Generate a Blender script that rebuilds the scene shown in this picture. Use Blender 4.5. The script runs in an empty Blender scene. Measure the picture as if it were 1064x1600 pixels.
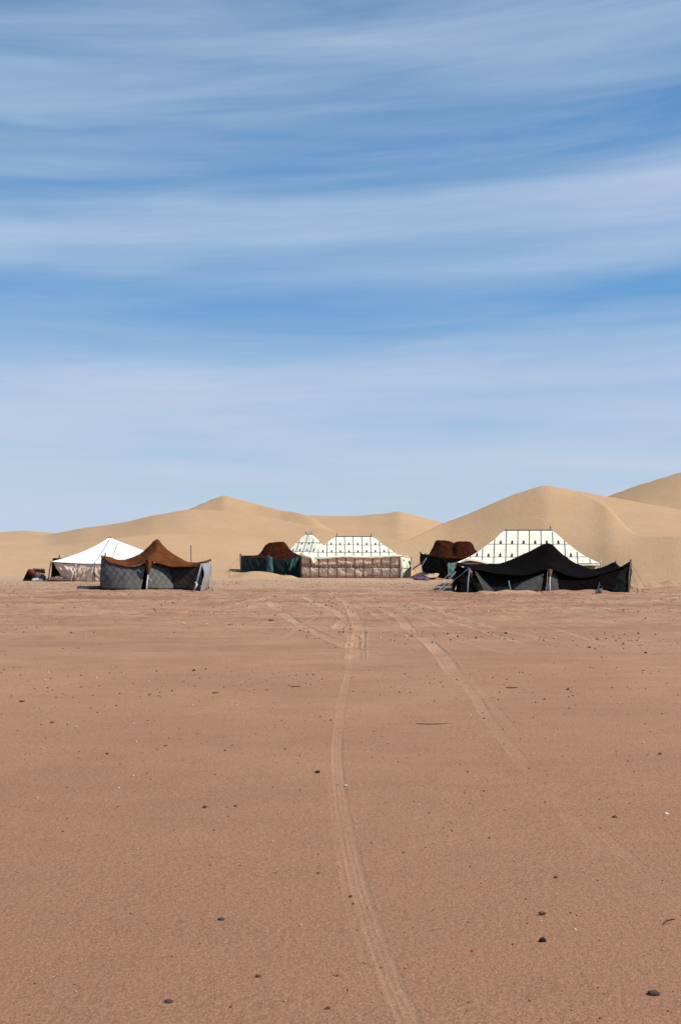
import bpy, math, random
import numpy as np
from mathutils import Vector, Matrix, noise as mnoise

random.seed(7); rng = np.random.default_rng(11)
scene = bpy.context.scene
col = scene.collection
R = math.radians

# ------------------------------------------------------------ camera, light
F, H0, HZ = 1700.0, 2.4, 856.0          # focal length in photo pixels, eye height, row of the eye level
cam_d = bpy.data.cameras.new('camera'); cam = bpy.data.objects.new('camera', cam_d); col.objects.link(cam)
cam.location = (0, 0, H0); cam.rotation_euler = (R(90), 0, 0)
cam_d.sensor_fit = 'VERTICAL'; cam_d.sensor_height = 36; cam_d.lens = F/1600*36
cam_d.shift_y = (HZ-800)/1600; cam_d.clip_start = .1; cam_d.clip_end = 20000
scene.camera = cam

SUN_EL, SUN_PHI = 49, -15                # elevation; bearing from +x towards +y
sd = bpy.data.lights.new('sun', 'SUN'); so = bpy.data.objects.new('sun', sd); col.objects.link(so)
sd.energy = 4.7; sd.angle = R(.5); sd.color = (1, .94, .83)
sv = Vector((math.cos(R(SUN_EL))*math.cos(R(SUN_PHI)), math.cos(R(SUN_EL))*math.sin(R(SUN_PHI)), math.sin(R(SUN_EL))))
so.rotation_euler = sv.to_track_quat('Z', 'Y').to_euler()

scene.view_settings.view_transform = 'Standard'; scene.view_settings.look = 'None'
scene.view_settings.exposure = 0; scene.view_settings.gamma = 1
w = bpy.data.worlds.new('World'); scene.world = w; w.use_nodes = True
nt = w.node_tree; nt.nodes.clear()
def N(t, kind, **kw):
    n = t.nodes.new(kind)
    for k, v in kw.items():
        if k == 'ins':
            for a, b in v.items():
                if isinstance(b, bpy.types.NodeSocket): t.links.new(b, n.inputs[a])
                else: n.inputs[a].default_value = b
        else: setattr(n, k, v)
    return n
def M_(t, op, a, b=None, c=None, clamp=False):
    n = t.nodes.new('ShaderNodeMath'); n.operation = op; n.use_clamp = clamp
    for i, v in enumerate((a, b, c)):
        if v is None: continue
        if isinstance(v, bpy.types.NodeSocket): t.links.new(v, n.inputs[i])
        else: n.inputs[i].default_value = v
    return n.outputs[0]
def RAMP(t, fac, stops, interp='LINEAR'):
    n = t.nodes.new('ShaderNodeValToRGB'); n.color_ramp.interpolation = interp
    e = n.color_ramp.elements
    while len(e) < len(stops): e.new(.5)
    for el, (p, c) in zip(e, stops):
        el.position = p; el.color = (c, c, c, 1) if not isinstance(c, tuple) else (*c, 1)
    t.links.new(fac, n.inputs[0]); return n.outputs[0]
def MIX(t, fac, a, b, mode='MIX'):
    n = t.nodes.new('ShaderNodeMix'); n.data_type = 'RGBA'; n.blend_type = mode
    for i, v in ((0, fac), (6, a), (7, b)):
        if isinstance(v, bpy.types.NodeSocket): t.links.new(v, n.inputs[i])
        elif isinstance(v, (int, float)): n.inputs[i].default_value = v
        else: n.inputs[i].default_value = (*v, 1)
    return n.outputs[2]
def srgb(r, g, b):
    f = lambda c: ((c/255+.055)/1.055)**2.4 if c > 10 else c/255/12.92
    return (f(r), f(g), f(b))

sky = N(nt, 'ShaderNodeTexSky', sky_type='NISHITA', sun_disc=False, sun_elevation=R(SUN_EL),
        sun_rotation=R(90-SUN_PHI), altitude=600, air_density=1.0, dust_density=.6, ozone_density=2.0)
tc = N(nt, 'ShaderNodeTexCoord')
sp = N(nt, 'ShaderNodeSeparateXYZ', ins={0: tc.outputs['Generated']})
X, Y, Z = sp.outputs
az = M_(nt, 'ARCTAN2', X, Y)
hor = M_(nt, 'SQRT', M_(nt, 'ADD', M_(nt, 'MULTIPLY', X, X), M_(nt, 'MULTIPLY', Y, Y)))
el = M_(nt, 'DIVIDE', Z, M_(nt, 'MAXIMUM', hor, .05))           # tangent of the elevation
def streak(sa, se, tilt, detail, seed, rough=.55):
    # cirrus drawn out along the wind
    e2 = M_(nt, 'SUBTRACT', el, M_(nt, 'MULTIPLY', M_(nt, 'MULTIPLY', az, el), tilt*1.3))
    cb = N(nt, 'ShaderNodeCombineXYZ', ins={0: M_(nt, 'MULTIPLY', az, sa), 1: M_(nt, 'MULTIPLY', e2, se), 2: seed})
    return N(nt, 'ShaderNodeTexNoise', ins={'Vector': cb.outputs[0], 'Scale': 1.0, 'Detail': detail, 'Roughness': rough, 'Distortion': .4}).outputs[0]
n1 = streak(1.6, 9, .10, 2, 3.1)
n2 = streak(2.4, 24, .13, 4, 8.4, .55)
n3 = streak(5, 75, .17, 4, 1.7, .6)
wob = M_(nt, 'MULTIPLY', M_(nt, 'SUBTRACT', n1, .5), .09)
elw = M_(nt, 'ADD', M_(nt, 'SUBTRACT', el, M_(nt, 'MULTIPLY', M_(nt, 'MULTIPLY', az, el), .2)), wob)
band = RAMP(nt, M_(nt, 'MULTIPLY', elw, 1.6), [
    (0, 1.0), (.06, .97), (.12, .82), (.16, .72), (.22, .66), (.29, .58), (.335, .16), (.385, .12), (.43, .56), (.475, .84), (.51, .44),
    (.56, .10), (.62, .12), (.68, .40), (.74, .45), (.80, .25), (1, .1)], 'B_SPLINE')
dn = M_(nt, 'ADD', band, M_(nt, 'MULTIPLY', M_(nt, 'SUBTRACT', n2, .5), 1.0))
dn = M_(nt, 'ADD', dn, M_(nt, 'MULTIPLY', M_(nt, 'SUBTRACT', n3, .5), .26))
dn = M_(nt, 'ADD', dn, M_(nt, 'MULTIPLY', M_(nt, 'SUBTRACT', n1, .5), .5), clamp=True)
base = MIX(nt, 1.0, sky.outputs[0], (.70, 1.0, 1.16), 'MULTIPLY')
base = MIX(nt, RAMP(nt, el, [(.02, .0), (.10, .55), (.25, .6), (.5, .3)]), base, (1.40, 3.5, 6.6))
cloud = MIX(nt, dn, base, (5.0, 5.95, 7.4))
bg = N(nt, 'ShaderNodeBackground', ins={'Color': cloud, 'Strength': .105})
N(nt, 'ShaderNodeOutputWorld', ins={0: bg.outputs[0]})

# ------------------------------------------------------------ helpers
def at(px, py, Yd): return np.array([(px-532)/F*Yd, Yd, H0-(py-HZ)/F*Yd])
def gnd(px, py): return at(px, py, F*H0/(py-HZ))

def mat(name, colr, rough=.95, var=.25, scale=6, bump=.0, bscale=40, col2=None, build=None, transl=0, spec=.03):
    m = bpy.data.materials.new(name); m.use_nodes = True
    t = m.node_tree; b = t.nodes['Principled BSDF']
    tcn = N(t, 'ShaderNodeTexCoord'); o = tcn.outputs['Object']
    nz = N(t, 'ShaderNodeTexNoise', ins={'Vector': o, 'Scale': scale, 'Detail': 5, 'Roughness': .6}).outputs[0]
    c2 = col2 or tuple(x*(1-var) for x in colr)
    f = RAMP(t, nz, [(.35, 0.0), (.65, 1.0)])
    c = MIX(t, f, colr, c2)
    if build: c = build(t, o, c) or c
    t.links.new(c, b.inputs['Base Color'])
    b.inputs['Roughness'].default_value = rough
    b.inputs['Specular IOR Level'].default_value = spec
    if bump:
        bn = N(t, 'ShaderNodeTexNoise', ins={'Vector': o, 'Scale': bscale, 'Detail': 4}).outputs[0]
        bp = N(t, 'ShaderNodeBump', ins={'Strength': bump, 'Distance': .03, 'Height': bn})
        t.links.new(bp.outputs[0], b.inputs['Normal'])
    if transl:
        tr = N(t, 'ShaderNodeBsdfTranslucent', ins={'Color': c})
        mx = N(t, 'ShaderNodeMixShader', ins={0: transl, 1: b.outputs[0], 2: tr.outputs[0]})
        t.links.new(mx.outputs[0], t.nodes['Material Output'].inputs[0])
    return m

class MB:
    def __init__(s): s.v = []; s.f = []; s.m = []; s.n = 0
    def add(s, vs, fs, mi=0):
        s.v.extend([tuple(map(float, p)) for p in vs]); s.f.extend([tuple(int(i)+s.n for i in f) for f in fs]); s.m.extend([mi]*len(fs)); s.n = len(s.v)
    def grid(s, g, mi=0, flip=False):
        a, b = g.shape[:2]
        fs = []
        for i in range(a-1):
            for j in range(b-1):
                q = (i*b+j, i*b+j+1, (i+1)*b+j+1, (i+1)*b+j)
                fs.append(q[::-1] if flip else q)
        s.add(g.reshape(-1, 3), fs, mi)
    def box(s, c, d, mi=0, rot=None):
        c = Vector(c); hx, hy, hz = [q/2 for q in d]
        vs = [Vector((x, y, z)) for z in (-hz, hz) for y in (-hy, hy) for x in (-hx, hx)]
        if rot is not None: vs = [rot @ v for v in vs]
        s.add([v+c for v in vs], [(0, 2, 3, 1), (4, 5, 7, 6), (0, 1, 5, 4), (2, 6, 7, 3), (0, 4, 6, 2), (1, 3, 7, 5)], mi)
    def tube(s, pts, r, mi=0, k=7):
        pts = [Vector(tuple(p)) for p in pts]; rs = r if isinstance(r, (list, tuple)) else [r]*len(pts)
        rings = []
        for i, p in enumerate(pts):
            d = (pts[min(i+1, len(pts)-1)]-pts[max(i-1, 0)]).normalized()
            a = d.cross(Vector((0, 0, 1)))
            if a.length < .05: a = d.cross(Vector((0, 1, 0)))
            a.normalize(); b = d.cross(a)
            rings.append([p+(a*math.cos(q*2*math.pi/k)+b*math.sin(q*2*math.pi/k))*rs[i] for q in range(k)])
        vs = [v for rg in rings for v in rg]; fs = []
        for i in range(len(pts)-1):
            for q in range(k): fs.append((i*k+q, i*k+(q+1) % k, (i+1)*k+(q+1) % k, (i+1)*k+q))
        fs.append(tuple(range(k))[::-1]); fs.append(tuple((len(pts)-1)*k+q for q in range(k)))
        s.add(vs, fs, mi)
    def build(s, name, mats, parent=None, smooth=True, thick=0):
        me = bpy.data.meshes.new(name); me.from_pydata(s.v, [], s.f)
        if not isinstance(mats, (list, tuple)): mats = [mats]
        for m in mats: me.materials.append(m)
        me.polygons.foreach_set('material_index', s.m)
        me.polygons.foreach_set('use_smooth', [smooth]*len(s.f))
        me.update()
        o = bpy.data.objects.new(name, me); col.objects.link(o)
        if parent is not None:
            # vertices are given in world space; the parent only translates
            o.parent = parent; off = parent.location
            me.transform(Matrix.Translation(-Vector(off)))
        if thick:
            md = o.modifiers.new('thickness', 'SOLIDIFY'); md.thickness = thick; md.offset = 0
        return o

def thing(name, label, cat, loc, group=None):
    o = bpy.data.objects.new(name, None); col.objects.link(o); o.location = loc; o.empty_display_size = .5
    o['label'] = label; o['category'] = cat
    if group: o['group'] = group
    return o
def tag(o, label=None, cat=None, group=None, kind=None):
    for k, v in (('label', label), ('category', cat), ('group', group), ('kind', kind)):
        if v: o[k] = v
    return o
def rebase(o):
    """move a single-mesh thing's origin to the centre of its base"""
    me = o.data; co = np.array([v.co[:] for v in me.vertices])
    c = Vector(((co[:, 0].min()+co[:, 0].max())/2, (co[:, 1].min()+co[:, 1].max())/2, co[:, 2].min()))
    me.transform(Matrix.Translation(-c)); o.location = c; return o

def smooth(pts, n):
    """Catmull-Rom through pts, n samples evenly along the chord"""
    P = np.array([np.asarray(p, float) for p in pts])
    if len(P) == 2: return P[0]+(P[1]-P[0])*np.linspace(0, 1, n)[:, None]
    L = np.r_[0, np.cumsum(np.linalg.norm(np.diff(P, axis=0), axis=1))]
    T = np.gradient(P, L, axis=0)
    s_ = np.linspace(0, L[-1], n); i = np.clip(np.searchsorted(L, s_, side='right')-1, 0, len(P)-2)
    h = (L[i+1]-L[i])[:, None]; t = ((s_-L[i])[:, None])/h
    return ((2*t**3-3*t**2+1)*P[i]+(t**3-2*t**2+t)*h*T[i]+(-2*t**3+3*t**2)*P[i+1]+(t**3-t**2)*h*T[i+1])
def loft(rows, nv):
    Rw = np.array(rows)                     # (R, n, 3)
    return np.stack([smooth(Rw[:, j], nv) for j in range(Rw.shape[1])], axis=1)
def gnorm(g):
    du = np.gradient(g, axis=1); dv = np.gradient(g, axis=0)
    n = np.cross(du, dv); n /= np.maximum(np.linalg.norm(n, axis=2, keepdims=True), 1e-9); return n
def fbm(a, b, seed=0., o=3):
    return mnoise.fractal(Vector((a, b, seed)), 1.0, 2.0, o)
def noisegrid(g, sx, sz, seed, fold=0.):
    """noise over a cloth grid; fold leans the pattern diagonally"""
    out = np.zeros(g.shape[:2])
    for i in range(g.shape[0]):
        for j in range(g.shape[1]):
            x, y, z = g[i, j]
            out[i, j] = fbm((x+fold*z)*sx+y*.3*sx, (z-fold*.3*x)*sz, seed)
    return out
def gsample(g, u, v):
    a, b = g.shape[:2]; x = min(max(u, 0), 1)*(b-1); y = min(max(v, 0), 1)*(a-1)
    i = min(int(y), a-2); j = min(int(x), b-2); fy = y-i; fx = x-j
    return (g[i, j]*(1-fx)+g[i, j+1]*fx)*(1-fy)+(g[i+1, j]*(1-fx)+g[i+1, j+1]*fx)*fy
def ribbon(mb, g, n, uvs, wd, mi, off=.02, sgn=1):
    """a flat woven band sewn on the cloth grid g along (u, v) points"""
    P = [gsample(g, u, v) for u, v in uvs]; Q = [gsample(n, u, v)*sgn for u, v in uvs]
    vs = []
    for i, p in enumerate(P):
        d = P[min(i+1, len(P)-1)]-P[max(i-1, 0)]
        s_ = np.cross(d, Q[i]); s_ /= max(np.linalg.norm(s_), 1e-9)
        vs += [p+Q[i]*off-s_*wd/2, p+Q[i]*off+s_*wd/2]
    mb.add(vs, [(2*i, 2*i+1, 2*i+3, 2*i+2) for i in range(len(P)-1)], mi)
ICON = [(-.5, 0), (.5, 0), (.5, .12), (.3, .15), (.42, .38), (.38, .55), (.16, .68), (.07, .74), (.05, 1.0), (-.05, 1.0), (-.07, .74), (-.16, .68), (-.38, .55), (-.42, .38), (-.3, .15), (-.5, .12)]
def icon(mb, p, up, right, nrm, wd, ht, mi, off=.025):
    vs = [p+nrm*off+right*x*wd+up*(y)*ht for x, y in ICON]
    mb.add(vs, [(0, 1, 2, 3, 14, 15), (3, 4, 5, 6, 11, 12, 13, 14), (6, 7, 8, 9, 10, 11)], mi)
def mesh_np(name, V, Fq, m, attrs=None):
    me = bpy.data.meshes.new(name); nf = len(Fq)
    me.vertices.add(len(V)); me.vertices.foreach_set('co', V.astype(np.float32).ravel())
    k = Fq.shape[1]
    me.loops.add(nf*k); me.loops.foreach_set('vertex_index', Fq.astype(np.int32).ravel())
    me.polygons.add(nf); me.polygons.foreach_set('loop_start', np.arange(nf, dtype=np.int32)*k)
    me.polygons.foreach_set('use_smooth', np.ones(nf, bool))
    for a, d in (attrs or {}).items():
        at_ = me.attributes.new(a, 'FLOAT', 'POINT'); at_.data.foreach_set('value', d.astype(np.float32).ravel())
    me.materials.append(m); me.update(); me.validate()
    o = bpy.data.objects.new(name, me); col.objects.link(o); return o
def quads(a, b):
    i = (np.arange(a-1)[:, None]*b+np.arange(b-1)[None]).ravel()
    return np.stack([i, i+1, i+b+1, i+b], 1)
def vnoise(x, y, seed):
    """smooth value noise, vectorised"""
    xi = np.floor(x).astype(np.int64); yi = np.floor(y).astype(np.int64); fx = x-xi; fy = y-yi
    fx = fx*fx*(3-2*fx); fy = fy*fy*(3-2*fy)
    def h(a, b):
        v = (a*374761393+b*668265263+seed*1442695041) & 0xffffffff
        v = ((v ^ (v >> 13))*1274126177) & 0xffffffff
        return ((v ^ (v >> 16)) & 0xffff)/65535.
    return (h(xi, yi)*(1-fx)+h(xi+1, yi)*fx)*(1-fy)+(h(xi, yi+1)*(1-fx)+h(xi+1, yi+1)*fx)*fy
def vfbm(x, y, seed, o=4):
    s_ = 0; a = .5; t = 0
    for k in range(o): s_ = s_+a*vnoise(x*2**k, y*2**k, seed+k*17); t += a; a *= .5
    return s_/t-.5

# ------------------------------------------------------------ dunes
CREST = {   # name: [(px, py, distance, foot distance)], back slope length, sharpness of the crest
 'near_right': ([(440, 880, 95, 87), (560, 866, 98, 87), (640, 843, 104, 87), (693, 817, 110, 86), (740, 800, 111, 85), (800, 773, 113, 82), (853, 757, 113, 79), (895, 764, 112, 76),
                 (927, 776, 108, 74), (951, 790, 102, 72), (971, 814, 96, 70), (990, 835, 90, 68), (1030, 838, 87, 66), (1064, 838, 85, 64), (1300, 842, 83, 58), (2000, 850, 80, 56)], 45, 1.15),
 'mid_right': ([(700, 850, 175, 110), (820, 790, 178, 110), (895, 765, 180, 110), (948, 776, 178, 105), (1064, 798, 165, 100), (1400, 800, 160, 100), (2000, 820, 160, 100)], 70, 1.1),
 'far_right': ([(800, 850, 270, 160), (900, 800, 270, 160), (948, 776, 268, 165), (1000, 757, 265, 170), (1064, 738, 262, 170), (1200, 715, 260, 170), (1500, 740, 260, 170), (2000, 800, 260, 170)], 90, 1.4),
 'low_left': ([(-900, 840, 118, 80), (-300, 842, 116, 84), (0, 856, 114, 86), (100, 852, 116, 88), (190, 840, 118, 88), (260, 834, 122, 88), (330, 833, 124, 90), (400, 842, 122, 90), (480, 853, 118, 90),
               (560, 862, 112, 90), (640, 873, 106, 88), (720, 880, 100, 88)], 30, 1.35),
 'main_left': ([(-900, 832, 200, 115), (-200, 838, 190, 115), (75, 836, 178, 118), (130, 824, 172, 118), (203, 814, 166, 118), (240, 805, 164, 118), (293, 795.5, 164, 118), (340, 797, 163, 118),
                (400, 804, 160, 118), (450, 813, 156, 118), (495, 823, 150, 118), (540, 832, 146, 118), (620, 842, 140, 116), (700, 850, 136, 112)], 40, 1.3),
 'peak_left': ([(120, 880, 200, 165), (230, 835, 205, 165), (293, 797, 208, 165), (325, 783, 210, 166), (350, 773, 211, 166), (400, 787, 208, 165), (440, 797, 204, 164), (465, 800, 201, 163), (480, 804, 199, 162), (492, 810, 197, 161), (510, 822, 195, 160), (600, 870, 190, 158)], 28, 1.5),
 'back_middle': ([(300, 830, 246, 166), (420, 812, 246, 166), (480, 804.5, 246, 166), (560, 805, 246, 166), (600, 802.5, 245, 165), (623, 799, 244, 164), (640, 802.5, 243, 163), (660, 808, 242, 162), (700, 819, 240, 160), (760, 838, 238, 160), (900, 870, 236, 160)], 60, 1.2),
 'far_left': ([(-1200, 826, 330, 200), (-300, 822, 330, 200), (0, 831.5, 330, 200), (40, 829, 330, 200), (75, 832, 330, 200), (160, 838, 330, 200), (260, 845, 330, 200)], 90, 1.3),
}
def dune_height(tt, rr):
    Hh = np.full(tt.shape, -3.0)
    x = tt*rr
    for nm, (pts, back, shp) in CREST.items():
        P = np.array(pts, float); tp = (P[:, 0]-532)/F
        hp = H0+(HZ-P[:, 1])/F*P[:, 2]
        # smooth resample of the crest in plan
        tf = np.linspace(tp[0], tp[-1], 400); k = 9; ker = np.hanning(k+2)[1:-1]; ker /= ker.sum()
        def sm(a):
            y = np.interp(tf, tp, a); return np.convolve(np.r_[[y[0]]*(k//2), y, [y[-1]]*(k//2)], ker, 'valid')
        D = np.interp(tt, tf, sm(P[:, 2])); Ft = np.interp(tt, tf, sm(P[:, 3])); Hc = np.interp(tt, tf, sm(hp))
        fade = np.clip((tt-tp[0])/.04, 0, 1)*np.clip((tp[-1]-tt)/.04, 0, 1); fade = fade*fade*(3-2*fade)
        D = D+4*vfbm(x/30, rr*0+3, 5, 2)
        u = (rr-Ft)/(D-Ft)
        uf = np.clip(u, 0, 1)
        front = uf**shp*(1-.0*uf)
        # ease the toe
        front = front*(1-np.exp(-uf*9))
        ub = np.clip((rr-D)/back, 0, 1)
        backp = 1-np.minimum(ub*1.0, 1)**1.15
        h = np.where(u < 1, front, backp)*(Hc+.6)-.6
        h = np.where(u <= 0, -3.0, h)
        h = h*fade-3.0*(1-fade)
        kk = 1.2
        w_ = np.clip(1-np.abs(Hh-h)/kk, 0, 1); Hh = np.maximum(Hh, h)+w_*w_*kk/4*np.clip(np.maximum(Hh, h)+.5, 0, 1)
    return Hh
MOUNDS = [(386, 86.8, 1.0, 1.6, .33), (404, 86.8, 1.0, 1.6, .29), (422, 86.8, 1.0, 1.6, .29), (440, 86.0, 1.0, 1.5, .22), (366, 90, 4, 2.5, .5), (455, 85.2, .7, .9, .26),
          (664, 86.5, 1.2, 1.8, .62), (684, 84.5, .8, 1.2, .3), (600, 98, 12, 4, .5), (340, 92, 5, 3, .4)]
def bumps(x, y):
    z = 0
    for px, Yd, rx, ry, h in MOUNDS:
        z = z+h*np.exp(-((x-(px-532)/F*Yd)/rx)**2-((y-Yd)/ry)**2)
    return z
nt_, nr_ = 620, 520
tg = np.sinh(np.linspace(-1, 1, nt_)*1.4)/np.sinh(1.4)*.95
rg = 62*np.exp(np.linspace(0, 1, nr_)**1.05*math.log(520/62))
TT, RR = np.meshgrid(tg, rg)
HH = dune_height(TT, RR)
XX = TT*RR
bm = bumps(XX, RR)
HH = np.maximum(HH, np.where(bm > .03, bm-.12, -1.2))
HH += np.clip(HH+.2, 0, 1)*(.5*vfbm(XX/18, RR/26, 3)+.12*vfbm(XX/4, RR/5, 9))*np.clip((RR-84)/30, .08, 1)
HH[0] = -1.5; HH[-1] = -3
V = np.stack([XX, RR, HH], -1).reshape(-1, 3)

def sand_col(t, o, c):
    g = N(t, 'ShaderNodeNewGeometry')
    big = N(t, 'ShaderNodeTexNoise', ins={'Vector': g.outputs['Position'], 'Scale': .05, 'Detail': 4, 'Roughness': .55}).outputs[0]
    c = MIX(t, RAMP(t, big, [(.35, 0.), (.7, 1.)]), c, (.455, .288, .16))
    gr = N(t, 'ShaderNodeTexNoise', ins={'Vector': g.outputs['Position'], 'Scale': 5, 'Detail': 6, 'Roughness': .75}).outputs[0]
    return MIX(t, .24, c, RAMP(t, gr, [(.3, (.28, .175, .095)), (.7, (.60, .40, .25))]))
m_sand = mat('dune_sand', (.53, .34, .193), var=.06, scale=.4, build=sand_col)
t = m_sand.node_tree; g = N(t, 'ShaderNodeNewGeometry')
mp = N(t, 'ShaderNodeMapping', ins={0: g.outputs['Position'], 'Rotation': (0, 0, R(20)), 'Scale': (1, 1, .3)})
wv = N(t, 'ShaderNodeTexWave', wave_type='BANDS', ins={'Vector': mp.outputs[0], 'Scale': .9, 'Distortion': 6, 'Detail': 3, 'Detail Scale': 1.2})
nz = N(t, 'ShaderNodeTexNoise', ins={'Vector': g.outputs['Position'], 'Scale': 1.6, 'Detail': 7, 'Roughness': .65})
hs = M_(t, 'ADD', M_(t, 'MULTIPLY', wv.outputs[0], .035), nz.outputs[0])
bp = N(t, 'ShaderNodeBump', ins={'Strength': .5, 'Distance': .13, 'Height': hs})
t.links.new(bp.outputs[0], t.nodes['Principled BSDF'].inputs['Normal'])
tag(mesh_np('dunes', V, quads(nr_, nt_), m_sand), kind='structure')

# ------------------------------------------------------------ ground with its tyre tracks
TR = [  # photo points of each wheel track, width, depth, strength, tread ribs
 ([(740, 1800), (640, 1600), (600, 1500), (566, 1400), (546, 1320), (532, 1240), (527, 1180), (533, 1110), (545, 1050), (556, 1005), (560, 980), (554, 960), (544, 946), (528, 932)], .12, .006, .27, 2),
 ([(610, 1600), (572, 1500), (545, 1400), (528, 1300), (515, 1200)], .07, .003, .12, 1),
 ([(405, 930), (439, 955), (473, 978), (519, 999), (561, 1016), (604, 1031)], .36, .03, .75, 2),
 ([(473, 930), (494, 942), (519, 951), (536, 970), (532, 985), (548, 991), (552, 1010), (552, 1044)], .34, .03, .7, 2),
 ([(528, 932), (545, 946), (557, 970), (561, 980), (559, 1010), (557, 1044)], .34, .03, .75, 2),
 ([(578, 946), (604, 955), (627, 968), (638, 980), (655, 991), (688, 1020), (716, 1060)], .34, .025, .7, 2),
 ([(612, 942), (646, 962), (688, 978), (718, 993), (760, 1004)], .3, .02, .45, 2),
 ([(642, 940), (688, 955), (731, 968), (794, 985), (880, 1003)], .3, .025, .8, 1),
 ([(630, 944), (680, 962), (720, 975), (784, 994), (850, 1012)], .25, .02, .6, 1),
 ([(700, 1040), (716, 1060), (740, 1085), (760, 1120), (790, 1160), (826, 1204), (840, 1222)], .15, .006, .30, 3),
 ([(850, 1238), (875, 1262), (920, 1310), (960, 1345)], .14, .005, .22, 3),
 ([(985, 1358), (1030, 1392), (1100, 1450)], .14, .005, .20, 2),
 ([(664, 985), (720, 1000), (800, 1020), (900, 1035)], .25, .012, .25, 1),
 ([(440, 1000), (500, 960), (540, 935)], .22, .012, .25, 1),
 ([(560, 935), (640, 950), (720, 966), (800, 990)], .24, .015, .4, 1),
 ([(540, 940), (590, 962), (640, 985), (700, 1003)], .24, .015, .4, 1),
 ([(380, 945), (430, 958), (490, 978), (540, 1000)], .22, .012, .3, 1),
 ([(690, 945), (780, 962), (880, 985), (960, 1010)], .26, .016, .4, 1),
 ([(860, 1062), (900, 1050), (960, 1052)], .25, .008, .25, 1),
 ([(905, 1120), (940, 1116), (985, 1119)], .16, .006, .25, 1),
 ([(728, 1050), (752, 1078), (778, 1112), (822, 1160)], .11, .004, .12, 2),
 ([(900, 1260), (960, 1320), (1064, 1400)], .11, .003, .10, 2),
 ([(350, 952), (400, 938), (450, 930), (520, 927), (640, 930)], .35, .02, .4, 1),
 ([(980, 945), (1030, 938), (1100, 928)], .5, .03, .6, 1),
 ([(930, 952), (1000, 958), (1090, 965)], .3, .02, .35, 1),
 ([(300, 965), (380, 950), (440, 941)], .3, .02, .3, 1),
]
def ground_base(x, y):
    far = np.clip((y-26)/14, 0, 1)*np.clip((76-y)/14, 0, 1)
    z = .030*vfbm(x/1.6, y/1.6, 40, 3)+.016*vfbm(x/.25, y/.25, 41, 3)*np.clip((y-8)/30, .35, 1)
    z = z+far*(.17*vfbm(x/1.1, y/.9, 50, 4)+.12*(np.abs(vfbm(x/.6, y/.5, 51, 3))))
    z = z+.10*vfbm(x/14, y/14, 60, 2)*np.clip(y/30, 0, 1)
    return z
ygr = np.r_[np.linspace(-14, 3.6, 40)[:-1], 3.6*np.exp(np.linspace(0, 1, 1500)*math.log(100/3.6))]
inner = np.linspace(-.36, .36, 860); outer = np.linspace(0, 1, 46)[1:]
wr = np.maximum(ygr, 3.6)[:, None]; so_ = 48*outer**2
XG = np.concatenate([(-.36*wr-so_[None])[:, ::-1], inner[None]*wr, .36*wr+so_[None]], 1)
na, nb = XG.shape; YG = np.repeat(ygr[:, None], nb, 1)
ZG = ground_base(XG, np.maximum(YG, 3.6))
edge = np.concatenate([so_[::-1], np.zeros(860), so_])[None]/48
ZG = ZG-.33*np.clip((edge-.35)/.6, 0, 1)-.33*np.clip((-2-YG)/10, 0, 1)
mask = np.zeros(XG.shape)
for pts, wd, dp, st, ribs in TR:
    P = smooth([gnd(*p) for p in pts], 60)[:, :2]
    LT = float(np.linalg.norm(np.diff(P, axis=0), axis=1).sum()); fd = 1.2 if wd < .2 else 3.0
    best = np.full(XG.shape, 1e9); par = np.zeros(XG.shape)
    for ki, (a, b) in enumerate(zip(P[:-1], P[1:])):
        lo = np.minimum(a, b)-wd*1.6; hi = np.maximum(a, b)+wd*1.6
        r0, r1 = np.searchsorted(ygr, [lo[1], hi[1]])
        if r1 <= r0: continue
        sl = slice(max(r0-1, 0), r1+1)
        xs, ys = XG[sl], YG[sl]; d = b-a; L2 = (d**2).sum()+1e-9
        q = np.clip(((xs-a[0])*d[0]+(ys-a[1])*d[1])/L2, 0, 1)
        cr = np.sign(d[0]*(ys-a[1])-d[1]*(xs-a[0]))
        dist = np.hypot(xs-a[0]-q*d[0], ys-a[1]-q*d[1])*np.where(cr == 0, 1, cr)
        bb = best[sl]; par[sl] = np.where(np.abs(dist) < np.abs(bb), (ki+q)/59., par[sl]); best[sl] = np.where(np.abs(dist) < np.abs(bb), dist, bb)
    e = np.abs(best)/(wd/2)
    wear = np.clip(.66+2.6*vfbm(XG/1.1, YG/1.6, 77, 4), .45 if wd < .2 else .0, 1)*np.clip(par*LT/fd, 0, 1)*np.clip((1-par)*LT/fd, 0, 1)
    inside = np.clip(1.25-e, 0, .35)/.35; inside = inside*inside*(3-2*inside)
    rib = .5+.5*np.cos(np.clip(best/(wd/2), -1.2, 1.2)*math.pi*ribs*1.5)
    berm = np.exp(-((e-1.15)/.25)**2)
    ZG += -dp*inside*(.8+(.4 if wd < .2 else .15)*rib)*wear+dp*(.6 if wd > .2 else .2)*berm*wear
    mask = np.maximum(mask, inside*wear*st*(.75+(.25 if wd < .2 else .08)*(1-2*rib)))
V = np.stack([XG, YG, ZG], -1).reshape(-1, 3)

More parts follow.
